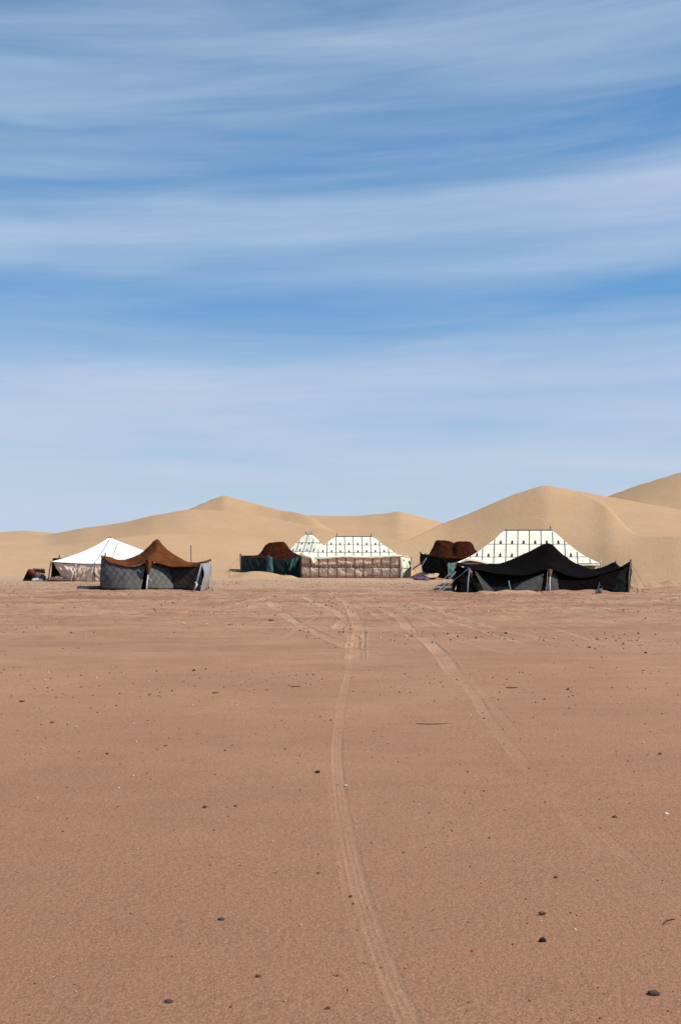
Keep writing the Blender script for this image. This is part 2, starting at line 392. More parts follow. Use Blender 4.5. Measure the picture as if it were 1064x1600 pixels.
def ground_mat():
    m = bpy.data.materials.new('packed_gravelly_sand'); m.use_nodes = True
    t = m.node_tree; b = t.nodes['Principled BSDF']; b.inputs['Roughness'].default_value = .95; b.inputs['Specular IOR Level'].default_value = .15
    g = N(t, 'ShaderNodeNewGeometry').outputs['Position']
    def nz(s, d=5, r=.6, mp=None, out=0):
        v = g
        if mp: v = N(t, 'ShaderNodeMapping', ins={0: g, 'Scale': mp}).outputs[0]
        return N(t, 'ShaderNodeTexNoise', ins={'Vector': v, 'Scale': s, 'Detail': d, 'Roughness': r}).outputs[out]
    red, tan, dark = (.375, .180, .099), (.455, .238, .136), (.21, .10, .056)
    c = MIX(t, RAMP(t, nz(.22, 5, .6, (1, .7, 1)), [(.38, 0.), (.62, 1.)]), red, tan)
    nearm = M_(t, 'MULTIPLY', M_(t, 'SUBTRACT', 16, N(t, 'ShaderNodeSeparateXYZ', ins={0: g}).outputs[1]), .09, clamp=True)
    c = MIX(t, M_(t, 'MULTIPLY', nearm, .8), c, (.27, .125, .068))
    c = MIX(t, M_(t, 'MULTIPLY', RAMP(t, nz(.35, 5, .65, (.7, 1, 1)), [(.40, 0.), (.62, 1.)]), .42), c, (.27, .14, .085))
    c = MIX(t, M_(t, 'MULTIPLY', RAMP(t, nz(1.4, 6, .7, (.6, 1.4, 1)), [(.45, 0.), (.72, 1.)]), .35), c, dark)
    # coarse grains
    c = MIX(t, .38, c, RAMP(t, nz(38, 4, .8), [(.30, (.15, .07, .040)), (.5, (.385, .198, .114)), (.70, (.62, .37, .23))]))
    c = MIX(t, M_(t, 'MULTIPLY', RAMP(t, nz(9, 4, .8), [(.56, 0.), (.66, 1.)]), .38), c, dark)
    # pale wind-blown sand over the farther ground and along the dune foot
    sp_ = N(t, 'ShaderNodeSeparateXYZ', ins={0: g})
    wob = M_(t, 'MULTIPLY', M_(t, 'SUBTRACT', nz(.10, 4), .5), 26)
    yy = M_(t, 'ADD', sp_.outputs[1], wob)
    sandy = M_(t, 'MULTIPLY', M_(t, 'SUBTRACT', yy, 60), 1/22., clamp=True)
    pat = RAMP(t, nz(.5, 6, .65, (.55, 1.5, 1)), [(.40, 0.), (.60, 1.)])
    midf = M_(t, 'MULTIPLY', M_(t, 'SUBTRACT', yy, 14), 1/40., clamp=True)
    c = MIX(t, M_(t, 'MULTIPLY', M_(t, 'MULTIPLY', midf, pat), .8), c, (.50, .32, .205))
    c = MIX(t, M_(t, 'MULTIPLY', RAMP(t, nz(.16, 4, .6, (.5, 1.6, 1)), [(.5, 0.), (.6, 1.)]), M_(t, 'MULTIPLY', midf, .55)), c, (.25, .125, .077))
    c = MIX(t, M_(t, 'MULTIPLY', M_(t, 'MULTIPLY', midf, RAMP(t, nz(2.6, 4, .75, (.5, 1.2, 1)), [(.5, 0.), (.6, 1.)])), .5), c, (.20, .10, .062))
    c = MIX(t, M_(t, 'MULTIPLY', sandy, .8), c, (.52, .35, .22))
    at_ = N(t, 'ShaderNodeAttribute', attribute_name='track').outputs['Fac']
    c = MIX(t, M_(t, 'MULTIPLY', at_, .8), c, (.50, .33, .22))
    t.links.new(c, b.inputs['Base Color'])
    h = M_(t, 'ADD', M_(t, 'MULTIPLY', nz(60, 3, .7), .35), nz(14, 5, .75))
    h = M_(t, 'ADD', h, M_(t, 'MULTIPLY', M_(t, 'MULTIPLY', nz(3.2, 6, .8), midf), 3.2))
    soft = M_(t, 'SUBTRACT', 1, M_(t, 'MULTIPLY', at_, .7))
    bp = N(t, 'ShaderNodeBump', ins={'Strength': M_(t, 'MULTIPLY', soft, .65), 'Distance': .045, 'Height': h})
    t.links.new(bp.outputs[0], b.inputs['Normal'])
    return m
m_ground = ground_mat()
tag(mesh_np('ground', V, quads(na, nb), m_ground, {'track': mask}), kind='structure')
# the plain around the camp, out to the horizon (lies a hand lower, under the detailed sheet)
ring = MB()
xs = [-6000, -1500, -400, -120, -40, 0, 40, 120, 400, 1500, 6000]; ys = [-3000, -400, -60, 0, 30, 70, 110, 400, 1500, 8000]
def plain_z(x, y):
    inside = (abs(x) <= .38*y and 4 <= y <= 98)
    return -.25
ring.grid(np.array([[(x, y, -.25) for x in xs] for y in ys], float))
tag(ring.build('plain', m_ground, smooth=False), kind='structure')

# ------------------------------------------------------------ materials of the camp
def diamond(c_line, sc, wd, dirt=None):
    def f(t, o, c):
        s_ = N(t, 'ShaderNodeSeparateXYZ', ins={0: o})
        x = M_(t, 'ADD', s_.outputs[0], M_(t, 'MULTIPLY', s_.outputs[1], .35)); z = s_.outputs[2]
        def ln(v):
            fr = M_(t, 'FRACT', M_(t, 'MULTIPLY', v, sc)); d = M_(t, 'ABSOLUTE', M_(t, 'SUBTRACT', fr, .5))
            return M_(t, 'GREATER_THAN', d, .5-wd)
        l = M_(t, 'MAXIMUM', ln(M_(t, 'ADD', x, M_(t, 'MULTIPLY', z, .8))), ln(M_(t, 'SUBTRACT', x, M_(t, 'MULTIPLY', z, .8))))
        c = MIX(t, M_(t, 'MULTIPLY', l, .85), c, c_line)
        if dirt:
            nz = N(t, 'ShaderNodeTexNoise', ins={'Vector': o, 'Scale': 2.2, 'Detail': 4}).outputs[0]
            low = M_(t, 'MULTIPLY', M_(t, 'SUBTRACT', M_(t, 'ADD', 1.0, M_(t, 'MULTIPLY', nz, .8)), M_(t, 'MULTIPLY', z, 1.3)), .55, clamp=True)
            c = MIX(t, low, c, dirt)
        return c
    return f
def weave(c2, sx=3., amt=.6):
    def f(t, o, c):
        mp = N(t, 'ShaderNodeMapping', ins={0: o, 'Scale': (sx, sx*.5, .35)})
        nz = N(t, 'ShaderNodeTexNoise', ins={'Vector': mp.outputs[0], 'Scale': 2.2, 'Detail': 5, 'Roughness': .7}).outputs[0]
        return MIX(t, M_(t, 'MULTIPLY', RAMP(t, nz, [(.4, 0.), (.62, 1.)]), amt), c, c2)
    return f
m_white = mat('white_canvas', (.88, .86, .80), var=.06, scale=1.2, bump=.12, bscale=8)
m_cream = mat('cream_canvas', (.90, .85, .67), var=.07, scale=1.5, bump=.12, bscale=8)
m_band = mat('dark_woven_band', (.045, .03, .022), var=.2)
m_band_soft = mat('faded_woven_band', (.11, .055, .04), var=.3)
m_ridge = mat('ridge_binding', (.05, .05, .045), var=.2)
m_wallpink = mat('faded_pink_canvas', (.78, .53, .37), col2=(.66, .44, .30), scale=1.6, bump=.2, bscale=10)
m_wallpink2 = mat('beige_and_sunlit_canvas', (.74, .58, .46), col2=(.60, .46, .36), scale=1.5, bump=.2, bscale=9)  # beige cloth; on the long pavilion's lower wall also painted sunlight
m_motif = mat('brown_motif', (.17, .10, .075), var=.3)
m_pole = mat('weathered_wood', (.13, .09, .06), var=.3, scale=12)
m_palepole = mat('pale_wood', (.55, .50, .45), var=.2, scale=12)
m_bluepole = mat('pale_blue_painted_pole', (.20, .24, .27), var=.2, scale=12)
m_rope = mat('old_rope', (.34, .28, .22), var=.3, scale=20)
m_rope_w = mat('white_rope', (.62, .58, .52), var=.2, scale=20)
m_rope_b = mat('blue_rope', (.12, .22, .36), var=.3, scale=20)
m_rust = mat('rust_brown_wool', (.175, .056, .015), col2=(.085, .026, .009), scale=1.3, bump=.35, bscale=26, build=weave((.075, .028, .014), 2.4, .55))
m_rust_d = mat('dark_red_brown_wool', (.065, .014, .005), col2=(.034, .008, .003), scale=1.6, bump=.35, bscale=24, build=weave((.012, .005, .004), 2.4, .8))
m_black = mat('black_goat_wool', (.003, .0028, .0028), col2=(.006, .0035, .003), scale=2, bump=.3, bscale=24)
m_grey = mat('grey_quilted_cloth', (.122, .128, .118), var=.12, scale=1.6, bump=.12, bscale=20, build=diamond((.05, .052, .048), 2.6, .085, (.13, .115, .095)))
m_grey_lit = mat('sunlit_grey_quilted_cloth', (.30, .32, .32), var=.15, scale=1.6, bump=.12, bscale=20, build=diamond((.2, .2, .2), 3.0, .06, (.27, .22, .18)))  # sunlit end of the grey walls, its brightness put into the cloth colour
m_grey_shade = mat('shaded_grey_quilted_cloth', (.055, .042, .036), var=.25, scale=1.6, bump=.12, bscale=20, build=diamond((.026, .019, .017), 3.0, .07))  # roof shade on the grey wall, put into a darker copy of its cloth
m_charcoal_shade = mat('charcoal_and_shaded_cloth', (.016, .016, .0145), var=.3, scale=1.6, bump=.1, bscale=20, build=diamond((.007, .0065, .006), 3.2, .08))  # dark cloth; on the black tent's front its colour also holds roof shade
m_net_lit = mat('grey_netting_and_sunlit_cloth', (.068, .07, .064), var=.2, scale=3, bump=.1, build=diamond((.07, .07, .065), 5, .08))  # grey netting, also the paler copy for sunlit parts of the black tent
m_teal = mat('dark_teal_cloth', (.010, .017, .017), col2=(.022, .032, .030), scale=3, bump=.3, bscale=14)
m_teal_l = mat('faded_teal_cloth', (.065, .14, .135), var=.4, scale=4, bump=.3, bscale=14)
m_green = mat('pale_green_cloth', (.13, .23, .19), var=.3, scale=3, bump=.3, bscale=14)
m_shade = mat('dark_shade_cloth', (.035, .026, .022), var=.3)  # shade given as dark cloth: tent interior, and ground beside the rust tent
m_red = mat('red_hem', (.30, .06, .045), var=.3)
m_mottle = mat('green_print', (.09, .17, .13), var=.3)

# ------------------------------------------------------------ tent builders
def rope(parent, a, b, r=.014, m=None, sag=.04, name='guy_rope'):
    a = np.asarray(a, float); b = np.asarray(b, float); mb = MB(); pts = []
    for i in range(7):
        q = i/6; p = a*(1-q)+b*q; p = p.copy(); p[2] -= sag*4*q*(1-q); pts.append(p)
    mb.tube(pts, r, k=5); return mb.build(name, m or m_rope, parent)
def pole(parent, a, b, r=.035, m=None, name='pole'):
    a = np.asarray(a, float); b = np.asarray(b, float); mb = MB()
    d = b-a; side = np.array([d[1], -d[0], 0])+np.array([.01, 0, 0]); k = .012*np.linalg.norm(d)
    mid = (a+b)/2+side/np.linalg.norm(side)*k
    mb.tube([a, (a+mid)/2+0, mid, b], [r*1.08, r, r*.97, r*.85], k=8); return mb.build(name, m or m_pole, parent)
def peg(parent, p):
    mb = MB(); p = np.asarray(p, float)
    mb.tube([p+np.array([.02, 0, -.08]), p+np.array([-.03, -.01, .14])], [.012, .022], k=6)
    mb.tube([p+np.array([-.055, -.01, .11]), p+np.array([.0, -.01, .125])], .012, k=5)
    return mb.build('peg', m_pole, parent)
def cloth_wall(parent, top, bot, n=60, nv=18, name='wall', m=None, belly=.10, fold=.05, sx=1.3, sz=.7, seed=1., lean=.6, thick=.012, pleat=0.0, extra=None, mats=None):
    """a hanging cloth between a top and a bottom line, given as 3-D points"""
    T = smooth(top, n); B = smooth(bot, n)
    g = loft([T, T*.5+B*.5, B], nv)
    nr = gnorm(g); c = np.array([0., 0, 0])
    if nr[nv//2, n//2][1] > 0: nr = -nr
    ed = np.sin(np.linspace(0, 1, nv)*math.pi)[:, None]
    nz = noisegrid(g, sx, sz, seed, lean)
    nz2 = noisegrid(g, sx*3.5, sz*1.2, seed+9, lean*.6)
    u = np.linspace(0, 1, n)[None]
    dsp = belly*ed+(fold*nz+fold*.5*nz2)*(.25+.75*ed)+pleat*np.sin(u*n*.9+nz*3)*(1-.6*ed)
    g = g+nr*dsp[..., None]
    nr = gnorm(g)
    if nr[nv//2, n//2][1] > 0: nr = -nr
    mb = MB(); mb.grid(g, 0)
    if extra: extra(mb, g, nr)
    return mb.build(name, mats or m, parent, thick=thick), g, nr
def berber_roof(parent, rows, m, n=90, nv=40, name='roof', seed=2., amp=.05, thick=.02, mats=None):
    g = loft([smooth(r, n) for r in rows], nv)
    nr = gnorm(g); nz = noisegrid(g, 1.1, 1.1, seed, .4); nz2 = noisegrid(g, 3.5, 3.5, seed+4, 0)
    g = g+nr*(amp*nz+amp*.35*nz2)[..., None]
    mb = MB(); mb.grid(g)
    # edge cord along front and back eave
    for row in (g[0], g[-1]): mb.tube([p for p in row[::3]]+[row[-1]], .022, k=5)
    o = mb.build(name, mats or m, parent, thick=thick); LAST['roof'] = o; return o, g

def hip_roof(parent, levels, m_cloth, panel, bands=(), wd=.045, icons=None, isz=(.13, .3), nl=26, sag=.0, name='roof', x0=None, rot=0., view=None, m_line=None, rnd=1, noise_amp=.03):
    """roof of the pavilion kind: rectangular rings drawn in towards a ridge.
    levels: (z, xl, xr, yf, yb) from the eave up to the ridge. Seams are const-x / const-y bands, sewn on."""
    L = smooth(levels, nl)
    mb = MB(); ni = 46
    cx = (levels[-1][1]+levels[-1][2])/2; cy = (levels[-1][3]+levels[-1][4])/2
    def turn(g):
        if view is not None:      # the whole tent is turned to face the camera side of the camp
            c, s_ = math.cos(view), math.sin(view); q = g.copy(); q[..., 0] = g[..., 0]*c-g[..., 1]*s_; q[..., 1] = g[..., 0]*s_+g[..., 1]*c; return q
        if not rot: return g
        c, s_ = math.cos(rot), math.sin(rot); q = g.copy()
        q[..., 0] = cx+(g[..., 0]-cx)*c-(g[..., 1]-cy)*s_; q[..., 1] = cy+(g[..., 0]-cx)*s_+(g[..., 1]-cy)*c; return q
    faces = {}
    s_ = np.linspace(0, 1, ni)
    for fc in ('front', 'right', 'back', 'left'):
        g = np.zeros((nl, ni, 3))
        for k, (z, xl, xr, yf, yb) in enumerate(L):
            if fc == 'front': P = np.stack([xl+(xr-xl)*s_, np.full(ni, yf)], 1)
            elif fc == 'back': P = np.stack([xr+(xl-xr)*s_, np.full(ni, yb)], 1)
            elif fc == 'right': P = np.stack([np.full(ni, xr), yf+(yb-yf)*s_], 1)
            else: P = np.stack([np.full(ni, xl), yb+(yf-yb)*s_], 1)
            w_ = 1-k/(nl-1)
            zz = z-sag*(w_**2)*4*s_*(1-s_)
            g[k, :, 0:2] = P; g[k, :, 2] = zz
        nr = gnorm(g); ew = np.minimum(s_, 1-s_)*6; ew = np.clip(ew, 0, 1)[None]*np.sin(np.linspace(0.02, 1, nl)*math.pi)[:, None]
        g = g+nr*(noise_amp*noisegrid(g, 1.0, 1.0, 5+len(fc), .3)*ew)[..., None]
        faces[fc] = g; gt = turn(g); mb.grid(gt, 0)
        nrm = gnorm(gt)
        if nrm[nl//2, ni//2][2] < 0: nrm = -nrm
        ax = 0 if fc in ('front', 'back') else 1
        a0, a1 = g[0, 0, ax], g[0, -1, ax]; lo, hi = min(a0, a1), max(a0, a1)
        st = x0 if (x0 is not None and ax == 0) else (lo+hi)/2
        ks = [st+panel*k for k in range(-30, 31) if lo+.04 < st+panel*k < hi-.04]
        def u_at(k, a):
            p0, p1 = g[k, 0, ax], g[k, -1, ax]
            return (a-p0)/(p1-p0) if abs(p1-p0) > 1e-6 else -1
        for a in ks:
            uv = [(u_at(k, a), k/(nl-1)) for k in range(nl) if -.001 <= u_at(k, a) <= 1.001]
            if len(uv) > 2: ribbon(mb, gt, nrm, uv, wd, 1)
        zs = L[:, 0]
        for bz in bands:
            v = np.interp(bz, zs, np.linspace(0, 1, nl))
            ribbon(mb, gt, nrm, [(q/24, v) for q in range(25)], wd*.8, 1, off=.024)
        if icons:
            for bz in icons:
                v = np.interp(bz, zs, np.linspace(0, 1, nl)); k = v*(nl-1); k0 = int(round(k))
                for a in [q+panel/2 for q in ks]+[ks[0]-panel/2]:
                    uu = u_at(k0, a)
                    if not (.04 < uu < .96): continue
                    v2 = min(v+.06, 1)
                    p = gsample(gt, uu, v); n_ = gsample(nrm, uu, v); n_ = n_/np.linalg.norm(n_)
                    rt = gsample(gt, uu+.03, v)-gsample(gt, uu-.03, v); rt /= np.linalg.norm(rt); up = np.cross(n_, rt); up = up*np.sign(up[2])
                    icon(mb, p, up, rt, n_, isz[0], isz[1], 1)
    # eave cord + hip cords
    for fc in ('front', 'right', 'back', 'left'):
        gt = turn(faces[fc]); mb.tube([p for p in gt[0][::3]]+[gt[0][-1]], .02, 0, k=5)
    o = mb.build(name, [m_cloth, m_line or m_band], parent, thick=0)
    # ridge
    z, xl, xr, yf, yb = levels[-1]
    rb = MB(); a = turn(np.array([[[xl, (yf+yb)/2, z+.02], [xr, (yf+yb)/2, z+.02]]]))[0]
    rb.tube([a[0]+[0, 0, -.03], a[0], a[1], a[1]+[0, 0, -.03]], .05, k=8)
    rd = rb.build('ridge_binding', m_ridge, parent); rd.parent = o
    LAST['roof'] = o
    return o, faces, turn, a
LAST = {}
def sub(o): o.parent = LAST['roof']; return o
def finial(parent, p, h):
    mb = MB(); p = np.asarray(p, float)
    mb.tube([p, p+[0, 0, h*.45], p+[0, 0, h*.5], p+[0, 0, h*.58], p+[0, 0, h*.66], p+[0, 0, h]], [.02, .02, .045, .05, .02, .008], k=8)
    return sub(mb.build('finial', m_pole, parent))
def simple_walls(parent, pts_top, pts_bot, m, seed, fold=.05, name='wall'):
    for i in range(len(pts_top)-1):
        cloth_wall(parent, [pts_top[i], pts_top[i+1]], [pts_bot[i], pts_bot[i+1]], n=30, nv=12, m=m, belly=.04, fold=fold, seed=seed+i, name=name)

# ============================================================ 1 white canvas tent, far left
D = 78.
wt = thing('canvas_tent', 'plain white peaked canvas tent open at its dark left end, behind the rust brown tent', 'tent', at(168, 908, 81.))
e = lambda px, py, Yd=D: at(px, py, Yd)
lv = []
for l, r_, y, yf, yb in ((80, 262, 878, 78, 85.6), (96, 246, 873.5, 78.7, 84.8), (112, 230, 868.5, 79.3, 84.2), (132, 213, 861, 80, 83.5), (150, 196, 852.5, 80.7, 82.8), (163, 181.5, 845, 81.3, 82.1), (170.5, 173.5, 840.5, 81.65, 81.75)):
    pl = at(l, y, yf); pr = at(r_, y, yf); lv.append((pl[2], pl[0], pr[0], yf, yb))
lv[0] = (lv[0][0]+.02, *lv[0][1:])
o, faces, turn, a = hip_roof(wt, lv, m_white, 50, bands=(), sag=.16, m_line=m_rope, noise_amp=.05)
rope(wt, at(172, 842, 81.4), at(148, 879.5, 77.8), .016, m_band_soft, .12, 'seam_rope')
rope(wt, at(174, 842, 81.4), at(203, 878, 77.9), .010, m_rope, .12, 'seam_rope')
simple = []
T = [at(83, 877, 78.1), at(105, 880, 78.1), at(123, 881, 78.05), at(148, 880, 78.0), at(180, 880, 78.1), at(235, 879, 78.2)]
# front cloth hangs pulled aside from the open left end
def wseam(mb, g, nr):
    for u in (.30, .62): ribbon(mb, g, nr, [(u+.02*math.sin(q*2), q/14) for q in range(15)], .03, 1)
cloth_wall(wt, [at(84, 878, 78.15), at(100, 880.5, 78.1), at(122, 881, 78.1)], [at(97.5, 904, 78.3), at(106, 906.5, 78.15), at(121, 907.5, 78.0)], m=m_wallpink2, belly=.10, fold=.2, seed=3.3, sx=1.6, sz=1.2, lean=1.2, n=50, name='wall')
cloth_wall(wt, [at(122, 881, 78.1), at(136, 880.5, 78.1), at(147, 880, 78.05)], [at(121, 907.5, 78.0), at(135, 908, 78.0), at(148, 908, 77.9)], m=m_wallpink2, belly=.05, fold=.2, seed=6.1, sx=1.9, sz=1.0, lean=-.9, n=40)
cloth_wall(wt, [at(148, 880, 78.05), at(190, 880, 78.1), at(250, 879, 78.2)], [at(149, 908, 77.9), at(190, 908, 78), at(252, 908, 78.1)], m=m_wallpink2, belly=.06, fold=.22, seed=8.1, sx=1.7, sz=.9, lean=.9)
cloth_wall(wt, [at(81.5, 877.5, 78.2), at(82, 872, 81.8), at(83, 869, 85.3)], [at(76.5, 908, 78.0), at(77.5, 904, 81.8), at(79, 902, 85.4)], m=m_wallpink2, belly=.02, fold=.08, seed=4, name='wall')
cloth_wall(wt, [at(83, 872, 85.3), at(160, 872, 85.4), at(250, 871, 85.4)], [at(80, 903, 85.6), at(160, 903, 85.6), at(252, 903, 85.6)], m=m_shade, belly=.02, fold=.1, seed=14)  # back wall coloured dark for the shade inside
cloth_wall(wt, [at(250, 872, 85.3), at(250, 879, 78.2)], [at(252, 903, 85.6), at(252, 908, 78.1)], m=m_wallpink2, belly=.02, fold=.08, seed=24)
cloth_wall(wt, [at(85.5, 879, 78.6), at(92, 880, 79.4), at(103, 880, 80)], [at(78.5, 905, 78.7), at(90, 904, 79.4), at(104, 904, 80)], m=m_shade, belly=.02, fold=.14, seed=34, name='interior_shade')  # dark sheet standing in for the unlit tent interior
pole(wt, at(80.5, 877, 78.1), at(76, 908.5, 77.8), .045, m_pole)
pole(wt, at(119.5, 881, 77.95), at(118.5, 908, 77.7), .035, m_palepole)
pole(wt, at(148.5, 879, 77.9), at(145.5, 909, 77.3), .035, m_pole)
pole(wt, at(117, 889, 77.2), at(111, 910, 76.6), .022, m_rope_w, 'prop')
pole(wt, at(93.3, 873, 79.4), at(93.3, 867, 79.4), .05, m_pole, 'stub_pole')
rope(wt, at(148, 880, 77.9), at(136, 910, 76.6), .013); rope(wt, at(81, 876, 78), at(71, 909.5, 77.0), .013)
rope(wt, at(146, 886, 77.8), at(140, 911, 76), .012)
peg(wt, at(136, 910, 76.6)); peg(wt, at(71, 909.8, 77.0))
mbm = MB()
g = loft([smooth([at(79, 906, 77.6), at(100, 907, 77.6), at(120, 907, 77.6)], 30), smooth([at(80, 902.5, 78), at(100, 904, 78), at(120, 904, 78)], 30), smooth([at(81, 903, 79), at(100, 903, 79), at(120, 903, 79)], 30), smooth([at(81, 908, 79.2), at(100, 908, 79.2), at(120, 908, 79.2)], 30)], 10)
mbm.grid(g)
tag(rebase(mbm.build('sitting_mat', mat('brown_mat', (.19, .105, .08), var=.4, scale=3), None, thick=.03)), 'rolled brown mat lying along the foot of the plain white tent', 'mat')
mq = MB(); 
g = loft([smooth([at(86, 903.5, 78.0), at(93, 902.5, 78.0), at(99, 903.5, 78.0)], 16), smooth([at(86, 901, 78.3), at(93, 900, 78.3), at(99, 901.5, 78.3)], 16), smooth([at(87, 903, 78.8), at(93, 902.5, 78.8), at(98, 903, 78.8)], 16)], 8); mq.grid(g)
tag(rebase(mq.build('folded_blanket', mat('pale_blanket', (.45, .38, .33), var=.3, scale=5), None, thick=.05)), 'pale folded blanket inside the dark opening of the plain white tent', 'blanket')

# ============================================================ 2 rust brown tent with grey walls
bt = thing('nomad_tent', 'rust brown wool tent with pale grey quilted walls and a single pointed peak', 'tent', at(245, 920, 65.))
Y0 = 63.
fe = [at(159.5, 871, 63.2), at(167, 876, 63.0), at(180, 881.5, 62.7), at(198, 885.5, 62.5), at(214, 884.5, 62.4), at(226, 879.5, 62.3), at(232, 877.5, 62.2), at(238, 877.5, 62.2), at(250, 881, 62.3),
      at(266, 884.5, 62.3), at(290, 885.5, 62.1), at(308, 883, 62.0), at(318, 880.5, 62.3), at(329, 876.5, 63.3)]
rd = [at(160, 869, 64.0), at(170, 872.3, 64.2), at(185, 874.5, 64.5), at(200, 873.3, 64.9), at(213, 868.5, 65.2), at(226, 859.5, 65.4), at(237, 849.5, 65.5), at(241.5, 846.3, 65.5), at(246.5, 843.3, 65.5), at(251, 848, 65.5),
      at(262, 859, 65.3), at(276, 868.5, 65.0), at(292, 877, 64.7), at(306, 880, 64.4), at(318, 879, 64.1), at(329.5, 875.5, 64.0)]
md = []
n_ = 90
fes, rds = smooth(fe, n_), smooth(rd, n_)
mid = fes*.45+rds*.55; mid[:, 2] -= .16*np.sin(np.linspace(0, 1, n_)*math.pi)
bke = [at(158, 870, 68), at(180, 879, 68.2), at(215, 880, 68.5), at(245, 876, 68.6), at(280, 880, 68.4), at(310, 881, 68.2), at(330, 874, 68)]
bks = smooth(bke, n_); midb = bks*.5+rds*.5; midb[:, 2] -= .2*np.sin(np.linspace(0, 1, n_)*math.pi)
o, g = berber_roof(bt, [fes, mid, rds, midb, bks], m_rust, seed=2.2, amp=.07, n=90, nv=44)
# hanging tongue of cloth over the front pole
mb = MB(); g = loft([smooth([at(227.5, 876, 62.2), at(232.5, 874, 62.0), at(239.5, 876, 62.2)], 9), smooth([at(228.8, 888, 62.1), at(232.5, 887, 61.9), at(236.2, 888, 62.1)], 9), smooth([at(230.8, 901, 62.0), at(231.5, 902, 61.95), at(232.3, 901, 62)], 9)], 12); mb.grid(g)
sub(mb.build('hanging_flap', m_rust, bt, thick=.02))
# front walls, leaning outward at the foot
b0 = [at(157.8, 919.5, 62.9), at(175, 920, 62.1), at(200, 920.5, 61.6), at(221, 920.5, 61.6)]
cloth_wall(bt, [at(161, 872, 63.3), at(175, 879, 62.9), at(198, 884.5, 62.6), at(228, 879.5, 62.6)], b0, m=m_grey, belly=.02, fold=.12, seed=5.5, sx=.9, sz=.5, lean=-.7)
cloth_wall(bt, [at(236, 878, 62.5), at(248, 881, 62.75), at(264, 884, 63.1)], [at(229.5, 920, 61.5), at(250, 919.8, 61.6), at(271.5, 919.5, 62.1)], m=m_grey, belly=.06, fold=.06, seed=7.5, sx=.9, sz=.5)
cloth_wall(bt, [at(264, 883, 63.1), at(288, 884.5, 62.6), at(315, 881, 61.9)], [at(271.5, 919.5, 62.1), at(292, 920.5, 61.4), at(313, 924.5, 60.3)], m=m_grey_shade, belly=-.05, fold=.05, seed=9.5, sx=.9, sz=.5, n=50)  # right front wall: the darker cloth colour carries the roof shade
cloth_wall(bt, [at(229, 879, 62.7), at(233, 877.5, 62.8), at(236, 878, 62.6)], [at(219.5, 920.5, 62.0), at(224, 921, 61.9), at(229.5, 920, 62.0)], m=m_charcoal_shade, belly=-.03, fold=.03, seed=19.5, n=20, name='door_flap')
cloth_wall(bt, [at(315.5, 881, 61.95), at(322, 879.5, 62.7), at(329, 876.5, 63.7)], [at(313.5, 924.5, 60.4), at(319.5, 923.5, 61.4), at(325.5, 918, 62.6)], m=m_grey_lit, belly=.12, fold=.10, seed=11.5, n=36, sx=1.8, lean=.2)  # sun-facing end, lightness painted into the cloth
cloth_wall(bt, [at(329, 876.5, 63.8), at(329, 878, 68)], [at(325.5, 918, 62.7), at(326, 915, 68)], m=m_grey_lit, belly=.04, fold=.08, seed=12.5, n=30)
cloth_wall(bt, [at(161, 873, 63.4), at(160, 875, 68)], [at(158, 919.5, 63), at(158, 915, 68)], m=m_grey, belly=.04, fold=.08, seed=13.5, n=30)
cloth_wall(bt, [at(160, 874, 67.9), at(245, 880, 68.5), at(329, 878, 68)], [at(158, 915, 68), at(245, 915, 68.5), at(326, 915, 68)], m=m_charcoal_shade, belly=.04, fold=.08, seed=15.5)
pole(bt, at(231.8, 899, 61.9), at(229.3, 921.5, 61.2), .045, m_palepole)
pole(bt, at(160.3, 868, 63.4), at(158.6, 920.5, 62.8), .05, m_pole); pole(bt, at(165.3, 864.5, 63.5), at(164.5, 872.5, 63.3), .04, m_pole)
pole(bt, at(240, 846, 65.5), at(240, 917, 65.3), .06, m_pole); pole(bt, at(329.5, 874.5, 63.9), at(326, 919, 62.7), .04, m_pole)
rope(bt, at(315, 881, 61.8), at(303.5, 923.5, 59.9), .022, m_rope_w, .02); rope(bt, at(316.5, 881, 61.8), at(306.5, 917, 60.0), .018, m_rope_b, .02)
rope(bt, at(329.5, 878, 63.6), at(332.5, 922.5, 61.0), .014, m_rope, .05); peg(bt, at(332.5, 922, 61.0)); peg(bt, at(303.5, 924, 59.9))
rope(bt, at(233, 903, 61.8), at(238, 908, 61.4), .018, m_rope_w, .02, 'cord')
mb = MB(); mb.tube([at(304.5, 911, 59.95), at(307, 909.5, 59.95), at(308, 912.5, 59.95), at(306, 918, 59.95), at(303.6, 921, 59.95)], [.03, .055, .06, .05, .02], k=8)
mb.build('rope_bundle', m_rope_w, bt)
mb = MB(); mb.tube([at(333.5, 920, 60.9), at(334.5, 921, 60.9), at(336.5, 922.8, 60.9)], [.02, .045, .015], k=7)
mb.build('peg_rag', m_rope_w, bt)
mb = MB()
g = loft([smooth([at(139, 918.5, 62.6), at(150, 919.3, 62.6), at(159, 919.5, 62.6)], 18), smooth([at(140, 916, 63), at(148, 917.2, 63), at(159, 915.5, 63)], 18), smooth([at(142, 918, 64), at(150, 918, 64), at(159, 917, 64)], 18)], 8); mb.grid(g)
tag(rebase(mb.build('ground_shadow', m_shade, None, thick=.04)), 'tent shadow modelled as a dark sheet at the left foot of the rust brown tent', 'cloth')  # the tent's shadow on the sand, built as a dark sheet
mp_ = thing('antenna_pole', 'thin upright dark pole rising behind the right side of the rust brown tent', 'pole', at(298.5, 905, 74))
pole(mp_, at(298.5, 854, 74), at(298.5, 912, 74), .028, m_pole, 'shaft')
mb = MB(); p = at(298.5, 854, 74); mb.tube([p+[0, 0, -.02], p+[0, 0, .04], p+[0, 0, .07]], [.03, .045, .02], k=8); mb.build('cap', m_pole, mp_)

